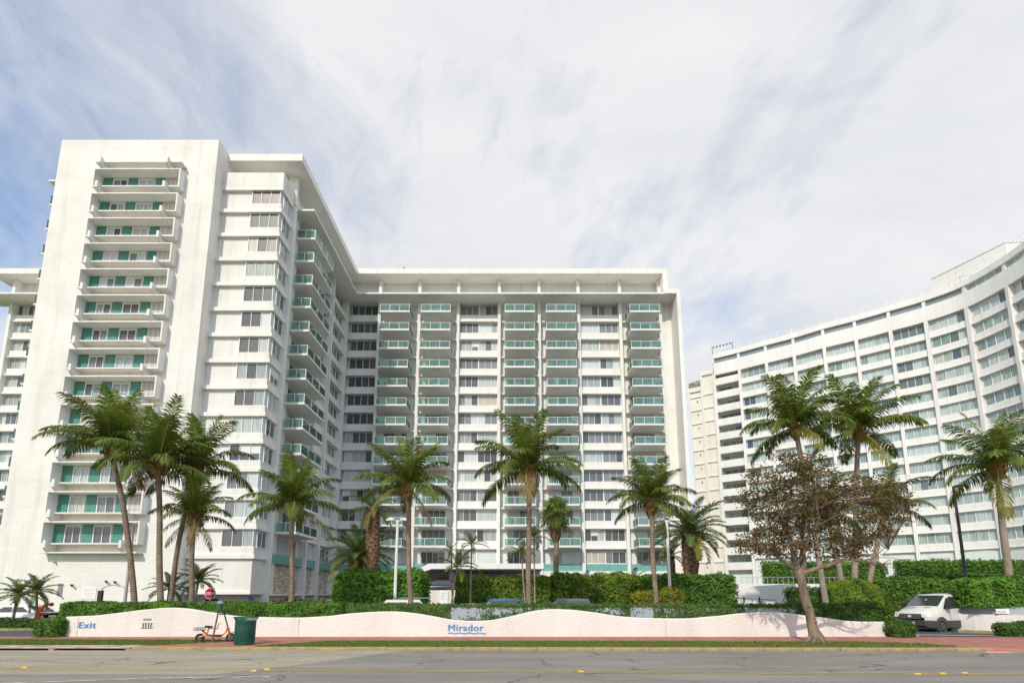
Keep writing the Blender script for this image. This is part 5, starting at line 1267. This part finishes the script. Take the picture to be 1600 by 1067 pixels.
# ------------------------------------------------------------------ street furniture
S = thing('stop_sign', 'red octagonal stop sign on a brown post behind the hedge', 'sign', (-18.05, 31, 0))
b = MB(); b.box(-18.09, -18.01, 31.02, 31.07, 0, 2.5); b.build('post', 'rust_pole', S)
def octo(r, y0_, y1_, m, nm, par):
    b = MB(); b.prism([(-18.06 + r * math.cos(R(22.5 + 45 * k)), 2.15 + r * math.sin(R(22.5 + 45 * k))) for k in range(8)], y0_, y1_, 'y'); return b.build(nm, m, par)
octo(.345, 30.99, 31.015, 'letter_white', 'sign_plate', S); octo(.322, 30.982, 30.989, 'sign_red', 'sign_face', S)
text_part('STOP', 'lettering', 'letter_white', S, .215, (-18.06, 30.978, 2.075), xs=1.0, extrude=.002, align='CENTER', heavy=.006)

C_ = thing('litter_bin', 'dark green slatted metal litter bin on the pavement', 'litter bin', (-11.35, 22.3, 0))
cx, cy = -11.35, 22.3; b = MB()
for k in range(36):
    a = 2 * math.pi * k / 36; ca, sa = math.cos(a), math.sin(a); r0 = .40
    b.bar((cx + r0 * ca, cy + r0 * sa, .06), (cx + r0 * ca, cy + r0 * sa, 1.0), .035, .012, up=(ca, sa, 0)); b.bar((cx + r0 * ca, cy + r0 * sa, 1.0), (cx + (r0 + .07) * ca, cy + (r0 + .07) * sa, 1.13), .035, .012, up=(ca, sa, 0))
b.build('slats', 'green_metal', C_)
for z, nm in ((.09, 'band'), (.55, 'band'), (.96, 'band')):
    b = MB(); b.lathe([(.385, z - .03), (.392, z - .03), (.392, z + .03), (.385, z + .03)], 36, (cx, cy, 0)); b.build(nm, 'green_metal', C_)
b = MB(); prev = None
for k in range(36):
    a0, a1 = 2 * math.pi * k / 36, 2 * math.pi * (k + 1) / 36; b.bar((cx + .475 * math.cos(a0), cy + .475 * math.sin(a0), 1.14), (cx + .475 * math.cos(a1), cy + .475 * math.sin(a1), 1.14), .045, .03)
b.build('rim', 'dark_green_metal', C_)
b = MB(); b.lathe([(.33, .1), (.35, .98)], 24, (cx, cy, 0)); b.build('liner', 'dark_green_metal', C_, smooth=True)
b = MB(); b.lathe([(.36, .0), (.36, .06)], 24, (cx, cy, 0)); b.build('base', 'dark_green_metal', C_)

M_ = thing('parking_meter', 'green-headed parking meter on a rusty post behind the orange scooter', 'parking meter', (-13.4, 23.3, 0))
b = MB(); b.tube([(-13.28, 23.3, 0), (-13.12, 23.3, 1.42)], .035, 10); b.build('post', 'rust_pole', M_)
b = MB(); b.box(-13.2, -13.0, 23.21, 23.39, 1.36, 1.58); b.prism([(-13.2, 1.58), (-13.0, 1.58), (-13.02, 1.7), (-13.18, 1.7)], 23.22, 23.38, 'y'); b.build('head', 'green_metal', M_)
b = MB(); b.prism([(-13.07 + .13 * math.cos(R(20 * k)), 1.69 + .13 * math.sin(R(20 * k))) for k in range(10)], 23.23, 23.37, 'y'); b.build('dome', 'grey_metal', M_)

# orange seated scooter
Sc = thing('electric_scooter', 'orange seated electric scooter with black wheels parked by the litter bin', 'scooter', (-13.33, 23.6, 0), R(14), local=True)
def wheel(par, x, r, w, nm='wheel', y=0.0, rim_m='rim_silver', hub=.5):
    q = MB(); n = 20; prof = [(r * .62, -w / 2), (r * .92, -w / 2), (r, -w * .28), (r, w * .28), (r * .92, w / 2), (r * .62, w / 2)]
    for (rr, o_) in prof:
        for k in range(n): a = 2 * math.pi * k / n; q.v.append((x + rr * math.cos(a), y + o_, r + rr * math.sin(a)))
    for i in range(6):
        for k in range(n):
            j = (i + 1) % 6; q.f.append((i * n + k, i * n + (k + 1) % n, j * n + (k + 1) % n, j * n + k)); q.m.append(0)
    t_ = q.build(nm, 'rubber', par, smooth=True, org=(0, 0, 0))
    q = MB(); q.prism([(x + r * .63 * math.cos(2 * math.pi * k / 16), r + r * .63 * math.sin(2 * math.pi * k / 16)) for k in range(16)], y - w * .34, y + w * .34, 'y')
    for k in range(5): a = k * 1.257; q.bar((x, y - w * .40, r), (x + r * .58 * math.cos(a), y - w * .40, r + r * .58 * math.sin(a)), r * .16, .02, up=(0, 1, 0)); q.bar((x, y + w * .40, r), (x + r * .58 * math.cos(a), y + w * .40, r + r * .58 * math.sin(a)), r * .16, .02, up=(0, 1, 0))
    q.build('rim', rim_m, t_, org=(0, 0, 0)); return t_
def lp(name, m, par, fn, smooth=False):
    q = MB(); fn(q); return q.build(name, m, par, smooth, org=(0, 0, 0))
wheel(Sc, -.62, .19, .10, rim_m='rim'); wheel(Sc, .62, .19, .10, rim_m='rim')
lp('frame', 'orange_paint', Sc, lambda q: (q.tube([(-.62, .08, .22), (-.35, .08, .30), (.2, .08, .22), (.42, .0, .42), (.46, 0, .62)], .035, 8), q.tube([(-.62, -.08, .22), (-.35, -.08, .30), (.2, -.08, .22), (.42, 0, .42)], .035, 8), q.tube([(-.35, 0, .3), (-.30, 0, .62)], .03, 8), q.tube([(-.35, .06, .3), (-.55, .06, .52)], .025, 6), q.tube([(-.35, -.06, .3), (-.55, -.06, .52)], .025, 6), q.tube([(.05, .0, .55), (.08, 0, .78), (.18, 0, .8)], .022, 6), q.tube([(-.3, 0, .6), (.05, 0, .56)], .022, 6)))
lp('deck', 'dark_metal', Sc, lambda q: q.box(-.35, .28, -.13, .13, .26, .31))
lp('fork', 'orange_paint', Sc, lambda q: (q.tube([(.62, .07, .19), (.50, .07, .55)], .025, 6), q.tube([(.62, -.07, .19), (.50, -.07, .55)], .025, 6), q.box(.45, .56, -.09, .09, .52, .58)))
lp('mudguard', 'red_metal', Sc, lambda q: [q.bar((.62 + .23 * math.cos(R(a)), 0, .19 + .23 * math.sin(R(a))), (.62 + .23 * math.cos(R(a + 22)), 0, .19 + .23 * math.sin(R(a + 22))), .12, .012, up=(math.cos(R(a)), 0, math.sin(R(a)))) for a in range(20, 130, 22)])
lp('stem', 'dark_metal', Sc, lambda q: (q.tube([(.52, .03, .5), (.30, .03, 1.18)], .022, 8), q.tube([(.52, -.03, .5), (.30, -.03, 1.18)], .022, 8)))
lp('handlebar', 'dark_metal', Sc, lambda q: (q.tube([(.22, -.36, 1.22), (.30, -.1, 1.2), (.30, .1, 1.2), (.22, .36, 1.22)], .018, 8), q.tube([(.21, -.42, 1.22), (.22, -.28, 1.22)], .026, 8), q.tube([(.21, .42, 1.22), (.22, .28, 1.22)], .026, 8), q.box(.28, .36, -.05, .05, 1.2, 1.27)))
lp('saddle', 'rubber', Sc, lambda q: q.prism([(-.45, .62), (-.18, .62), (-.14, .66), (-.18, .69), (-.43, .72)], -.1, .1, 'y'))
lp('carrier', 'dark_metal', Sc, lambda q: (q.box(-.86, -.42, -.14, .14, .52, .545), [q.tube([(-.86 + .09 * k, -.14, .54), (-.86 + .09 * k, -.14, .62)], .01, 5) for k in range(5)], [q.tube([(-.86 + .09 * k, .14, .54), (-.86 + .09 * k, .14, .62)], .01, 5) for k in range(5)], q.tube([(-.86, -.14, .62), (-.45, -.14, .62)], .012, 5), q.tube([(-.86, .14, .62), (-.45, .14, .62)], .012, 5)))

# lamps
def lamp(label, x, y, zt, mpole, heads, r=.1, name='lamp_post'):
    L_ = thing(name, label, 'lamp post', (x, y, 0))
    b = MB(); b.tube([(x, y, 0), (x, y, zt)], [r, r * .75], 12); b.lathe([(r * 2, 0), (r * 2, .05), (r * 1.2, .2)], 12, (x, y, 0)); b.build('pole', mpole, L_, smooth=False)
    for (dx, w) in heads:
        b = MB(); s_ = 1 if dx > 0 else -1; b.bar((x, y, zt - .06), (x + s_ * .25, y, zt - .06), .07, .06); hd = b.build('arm', mpole, L_)
        b = MB(); b.prism([(x + s_ * .2, zt - .03), (x + s_ * (.2 + w), zt - .06), (x + s_ * (.2 + w), zt + .03), (x + s_ * (.55 * w + .2), zt + .14), (x + s_ * .2, zt + .09)], y - .2, y + .2, 'y'); b.build('lamp_head', mpole, hd)
    return L_
lamp('white twin-headed lamp post behind the big bright hedge block', -7.8, 34.6, 7.1, 'pole_white', ((-1, .55), (1, .55)), .12)
lamp('white twin-headed lamp post in front of the sharp-edged box hedge', 10.25, 33.6, 6.95, 'pole_white', ((-1, .6), (1, .6)), .11)
lamp('grey lamp post with one arm in front of the blank tower wall', -23.1, 31, 6.3, 'pole_grey', ((-1, .4),), .1)
lamp('dark slim lamp post among the hedges below the curved building', 35.2, 40, 10.6, 'dark_metal', ((1, .5),), .13)
L_ = thing('arched_lamp', 'dark lamp post with a bent top beside the pale palm trunk', 'lamp post', (34.6, 34.0, 0))
b = MB(); b.tube([(34.4, 34, 0), (34.25, 34, 6.3), (34.3, 34, 6.65), (34.6, 34, 6.8), (35.6, 34, 6.85)], .07, 8); b.build('pole', 'dark_metal', L_); b = MB(); b.box(35.5, 36.1, 33.9, 34.1, 6.78, 6.9); b.build('lamp_head', 'dark_metal', L_)
G = thing('gate_arm', 'thin arched metal gate arm on a dark post by the exit', 'gate', (-27.2, 34.5, 0))
b = MB(); b.box(-27.5, -27.25, 34.4, 34.6, 0, 2.35); b.build('post', 'dark_metal', G)
b = MB(); b.tube([(-27.4, 34.5, 2.3)] + [(-27.4 + 1.9 * k / 10, 34.5, 2.3 + .42 * math.sin(math.pi * (k + 1) / 11) ** .8) for k in range(1, 11)], .035, 6); b.build('arm', 'pole_grey', G)

# cone over the standpipe
K = thing('traffic_cone', 'bright orange traffic cone beside the exit driveway', 'cone', (-30.55, 33.6, 0))
b = MB(); b.box(-30.8, -30.3, 33.35, 33.85, 0, .05); b.build('base', 'cone_orange', K); b = MB(); b.lathe([(.22, .05), (.15, .75), (.09, 1.3)], 16, (-30.55, 33.6, 0)); b.build('cone', 'cone_orange', K, smooth=True)
V = thing('standpipe', 'red fire standpipe with bent outlet behind the orange cone', 'standpipe', (-30.6, 34.1, 0))
b = MB(); b.tube([(-30.75, 34.1, 0), (-30.75, 34.1, 1.25), (-30.68, 34.1, 1.38), (-30.5, 34.1, 1.45), (-30.2, 34.1, 1.45)], .075, 10); b.build('pipe', 'red_metal', V, smooth=True)
b = MB(); b.tube([(-30.25, 34.1, 1.45), (-30.13, 34.1, 1.45)], .12, 12); b.build('flange', 'red_metal', V)

# ------------------------------------------------------------------ vehicles
def loft(q, secs, mi=0):
    """secs: list of (x, [(y, z), ...]) half sections, mirrored in y"""
    n = len(secs[0][1]); ring = 2 * n; base = len(q.v)
    for x, pr in secs:
        for (y, z) in pr: q.v.append((x, -y, z))
        for (y, z) in reversed(pr): q.v.append((x, y, z))
    for i in range(len(secs) - 1):
        for k in range(ring):
            a = base + i * ring + k; c = base + i * ring + (k + 1) % ring; q.f.append((a, c, c + ring, a + ring)); q.m.append(mi)
    q.f.append(tuple(base + k for k in range(ring))); q.m.append(mi); e = base + (len(secs) - 1) * ring; q.f.append(tuple(e + k for k in reversed(range(ring)))); q.m.append(mi)
def car(label, x, y, z, rz, paint, suv=False, group=None, rack=False):
    """local: front towards +x"""
    V_ = thing('parked_car', label, 'car', (x, y, z), rz, group=group, local=True); h = 1.68 if suv else 1.45; bl = 1.02 if suv else .93
    S_ = [(-2.25, .62, .55, .9), (-2.18, .80, .32, bl), (-1.6, .88, .24, bl + .03), (-.4, .91, .22, bl), (.9, .90, .22, bl - .02), (1.7, .85, .24, bl - .12), (2.15, .74, .3, bl - .25), (2.25, .55, .42, .62)]
    q = MB(); loft(q, [(xx, [(w_ * .9, zb), (w_, zb + .18), (w_, zt - .12), (w_ * .93, zt), (0.01, zt + .015)]) for xx, w_, zb, zt in S_]); q.build('body', paint, V_, smooth=True)
    xr = (-1.95, -1.55, .35, 1.15) if suv else (-1.75, -1.05, .25, 1.1)
    q = MB(); loft(q, [(xr[0], [(.80, bl - .05), (.78, bl), (.70, bl + .04), (.01, bl + .05)]), (xr[1], [(.84, bl - .05), (.72, h - .12), (.60, h - .03), (.01, h)]), (xr[2], [(.84, bl - .05), (.72, h - .10), (.60, h - .02), (.01, h + .02)]), (xr[3], [(.78, bl - .09), (.76, bl - .04), (.70, bl - .02), (.01, bl)])]); cb_ = q.build('cabin', paint, V_, smooth=True)
    for s_ in (-1, 1):
        q = MB(); yv = lambda zz: s_ * (.845 - (zz - bl + .05) * (.12 / (h - .12 - bl + .05)) + .012)
        for (xa, xb, ta, tb) in ((xr[0] + .3, -.32, xr[1] + .1, -.32), (-.25, xr[3] - .22, -.25, xr[2] + .05)):
            z0, z1 = bl + .04, h - .16; q.face([(xa, yv(z0), z0), (xb, yv(z0), z0), (tb, yv(z1), z1), (ta, yv(z1), z1)])
        q.build('side_window', 'car_glass', V_)
        q = MB(); q.box(2.02, 2.2, s_ * .68 - .13, s_ * .68 + .13, .6, .74); q.build('headlight', 'lamp_clear', V_)
        q = MB(); q.box(-2.27, -2.08, s_ * .68 - .16, s_ * .68 + .16, .74, .92); q.build('tail_light', 'tail_red', V_)
    q = MB(); q.face([(xr[3] + .0, -.68, bl + .02), (xr[3] + .0, .68, bl + .02), (xr[2] + .08, .58, h - .05), (xr[2] + .08, -.58, h - .05)]); q.build('windscreen', 'car_glass', V_)
    q = MB(); q.face([(xr[0] - .03, .66, bl + .09), (xr[0] - .03, -.66, bl + .09), (xr[1] - .06, -.58, h - .06), (xr[1] - .06, .58, h - .06)]); q.build('rear_window', 'car_glass', V_)
    for xx in (-1.35, 1.4):
        for s_ in (-1, 1): wheel(V_, xx, .33, .22, y=s_ * .82)
    q = MB(); q.box(-2.29, -2.27, -.26, .26, .62, .74); q.build('number_plate', 'letter_white', V_)
    if rack:
        for s_ in (-1, 1): lp('roof_bar', 'dark_metal', V_, lambda q: q.box(-1.1, .3, s_ * .55 - .02, s_ * .55 + .02, h + .02, h + .06))
    return V_
car('white car with red tail light parked by the pygmy palms', -32.6, 34.5, 0, R(178), 'car_white', group=None)
sv_ = car('cream sport-utility car with a board on its roof parked behind the wavy wall', -5.9, 31.2, 0.12, R(5), 'car_cream', True, rack=True)
b = MB(); b.prism([(-6.9, 1.88), (-6.6, 1.85), (-5.1, 1.85), (-4.8, 1.9), (-5.1, 1.92), (-6.6, 1.92)], 31.0, 31.6, 'y'); o = solo('surfboard', b, ['hose_blue'], 'long blue board lying on the roof of the cream car', 'surfboard', (-5.9, 31.3, 1.86))
car('dark grey hatchback parked beside the clipped hedge, nearest the notice board', -2.5, 32.2, .12, R(90), 'car_grey')
car('blue car behind the black one in the car park', .1, 33.6, .16, R(2), 'car_blue', True)
car('black car with silver trim parked in front of the blue car', .6, 31.4, .12, R(3), 'car_black', False)
car('dark saloon parked by the foot of the tall coconut palm', 3.2, 33.0, .16, R(180), 'car_grey', True)
car('silver car with a steep windscreen parked beside the big hedge block', -13.6, 39.3, .25, R(205), 'car_white', False)
car('black sport-utility car under the entrance canopy', -8.6, 60.5, 2.1, R(180), 'car_black', True)
car('grey car half hidden behind the box hedge and feathery palm', 9.6, 40.5, 1.2, R(180), 'car_silver', True)

Vn = thing('delivery_van', 'white delivery van with dark lower cladding and lit indicator pulling out of the entrance', 'van', (24.0, 30.6, 0), R(202), local=True)
# local: x forward, front axle near x = 0
def sec(x, zb, zt, w, wt, zbelt):
    return (x, [(w * .86, zb), (w * .985, zb + .16), (w, .78), (w * .99, min(zbelt, zt - .12)), (wt, zt - .09), (wt - .10, zt - .015), (.01, zt + .01)])
SV = [sec(1.02, .42, .92, .74, .60, .80), sec(.98, .27, 1.02, .88, .74, .86), sec(.80, .24, 1.13, .965, .82, .98), sec(.45, .23, 1.24, 1.0, .87, 1.08), sec(.0, .23, 1.36, 1.015, .90, 1.2), sec(-.22, .23, 1.44, 1.02, .90, 1.22), sec(-.60, .23, 1.76, 1.025, .86, 1.24), sec(-.95, .23, 2.0, 1.03, .84, 1.26), sec(-1.25, .23, 2.10, 1.03, .85, 1.28), sec(-1.8, .23, 2.14, 1.03, .87, 1.3), sec(-3.4, .25, 2.15, 1.03, .88, 1.3), sec(-4.5, .27, 2.12, 1.02, .87, 1.3), sec(-4.55, .35, 2.05, .98, .83, 1.25)]
lp('body', 'van_paint', Vn, lambda q: loft(q, SV), smooth=True)
lp('bumper', 'cladding', Vn, lambda q: loft(q, [(1.07, [(.70, .36), (.74, .42), (.74, .58), (.70, .62), (.01, .63)]), (.99, [(.90, .25), (.93, .32), (.93, .60), (.90, .66), (.01, .67)]), (.72, [(.975, .22), (.99, .3), (.995, .58), (.985, .64), (.01, .65)]), (.44, [(1.0, .21), (1.02, .3), (1.025, .58), (1.01, .63), (.01, .64)])]), smooth=False)
for s_ in (-1, 1):
    lp('side_cladding', 'cladding', Vn, lambda q: q.box(-4.3, -.44, s_ * 1.035 - .02, s_ * 1.035 + .02, .24, .62))
    def archf(q):
        for k in range(12):
            a0, a1 = R(180 * k / 12), R(180 * (k + 1) / 12)
            q.prism([(.40 * math.cos(a0), .36 + .40 * math.sin(a0)), (.50 * math.cos(a0), .36 + .48 * math.sin(a0)), (.50 * math.cos(a1), .36 + .48 * math.sin(a1)), (.40 * math.cos(a1), .36 + .40 * math.sin(a1))], s_ * .9, s_ * 1.055, 'y')
    lp('wheel_arch', 'cladding', Vn, archf)
    wheel(Vn, 0.0, .35, .24, y=s_ * .93, rim_m='rim'); wheel(Vn, -3.3, .35, .24, y=s_ * .93, rim_m='rim')
    lp('wheel_well', 'flat_dark', Vn, lambda q: q.prism([(.41 * math.cos(R(15 * k)), .34 + .41 * math.sin(R(15 * k))) for k in range(24)], s_ * .80, s_ * 1.036, 'y'))
    def wq(pts): return lambda q: q.face([(x, s_ * (yy + .012), z) for x, yy, z in pts])
    lp('side_window', 'car_glass', Vn, wq([(-.28, 1.02, 1.28), (-.92, 1.03, 1.30), (-.92, .90, 1.90), (-.86, .89, 1.92)]))
    lp('door_window', 'car_glass', Vn, wq([(-.98, 1.032, 1.30), (-1.82, 1.034, 1.34), (-1.86, .94, 1.94), (-1.1, .90, 1.97), (-.98, .90, 1.92)]))
    lp('door_seam', 'flat_dark', Vn, lambda q: (q.box(-1.93, -1.91, s_ * 1.03 - .012, s_ * 1.03 + .012, .66, 1.34), q.box(-.86, -.84, s_ * 1.025 - .012, s_ * 1.025 + .012, .66, 1.28)))
    lp('door_handle', 'flat_dark', Vn, lambda q: q.box(-1.82, -1.62, s_ * 1.045 - .02, s_ * 1.045 + .02, 1.08, 1.14))
    lp('wing_mirror', 'dark_metal', Vn, lambda q: (q.box(-.62, -.42, s_ * 1.16 - .10, s_ * 1.16 + .10, 1.28, 1.62), q.box(-.58, -.48, s_ * 1.05 - .04, s_ * 1.05 + .04, 1.30, 1.38)))
    lp('headlight', 'lamp_clear', Vn, lambda q: q.prism([(.96, .82), (.60, .96), (.30, 1.10), (.34, .96), (.62, .80)], s_ * .90, s_ * 1.0, 'y') if False else q.face([(1.045, s_ * .64, .80), (1.0, s_ * .90, .80), (.81, s_ * 1.0, .86), (.44, s_ * 1.03, 1.08), (.60, s_ * 1.0, 1.13), (.97, s_ * .84, 1.06), (1.035, s_ * .66, .98)]))
    lp('side_stripe', 'cladding', Vn, lambda q: q.box(-4.2, -1.95, s_ * 1.034 - .012, s_ * 1.034 + .012, .64, .80))
lp('indicator', 'lamp_amber', Vn, lambda q: q.face([(.78, 1.025, .89), (.50, 1.045, 1.07), (.60, 1.02, 1.11), (.84, .99, .97)]))
lp('windscreen', 'car_glass', Vn, lambda q: q.face([(-.17, -.84, 1.46), (-.17, .84, 1.46), (-.98, .78, 2.04), (-.98, -.78, 2.04)]))
lp('grille', 'dark_metal', Vn, lambda q: q.prism([(1.0, .70), (1.06, .72), (1.045, .98), (.98, 1.0)], -.58, .58, 'y') )
for k in range(3): lp('grille_bar', 'grey_metal', Vn, lambda q: q.box(1.045, 1.075, -.55, .55, .75 + .085 * k, .775 + .085 * k))
lp('badge', 'lamp_clear', Vn, lambda q: q.lathe([(.085, -.02), (.085, .02)], 16, (0, 0, 0)) if False else q.prism([(.10 * math.cos(R(24 * k)), .86 + .06 * math.sin(R(24 * k))) for k in range(15)], 1.07, 1.09, 'x'))
lp('hood_vent', 'flat_dark', Vn, lambda q: (q.box(.02, .12, .25, .62, 1.375, 1.383), q.box(.02, .12, -.62, -.25, 1.375, 1.383)))
lp('fuel_cap', 'flat_dark', Vn, lambda q: q.prism([(-2.35 + .13 * math.cos(R(20 * k)), .98 + .15 * math.sin(R(20 * k))) for k in range(18)], 1.028, 1.045, 'y'))
lp('number_plate', 'letter_white', Vn, lambda q: q.box(1.07, 1.085, -.22, .22, .42, .54))
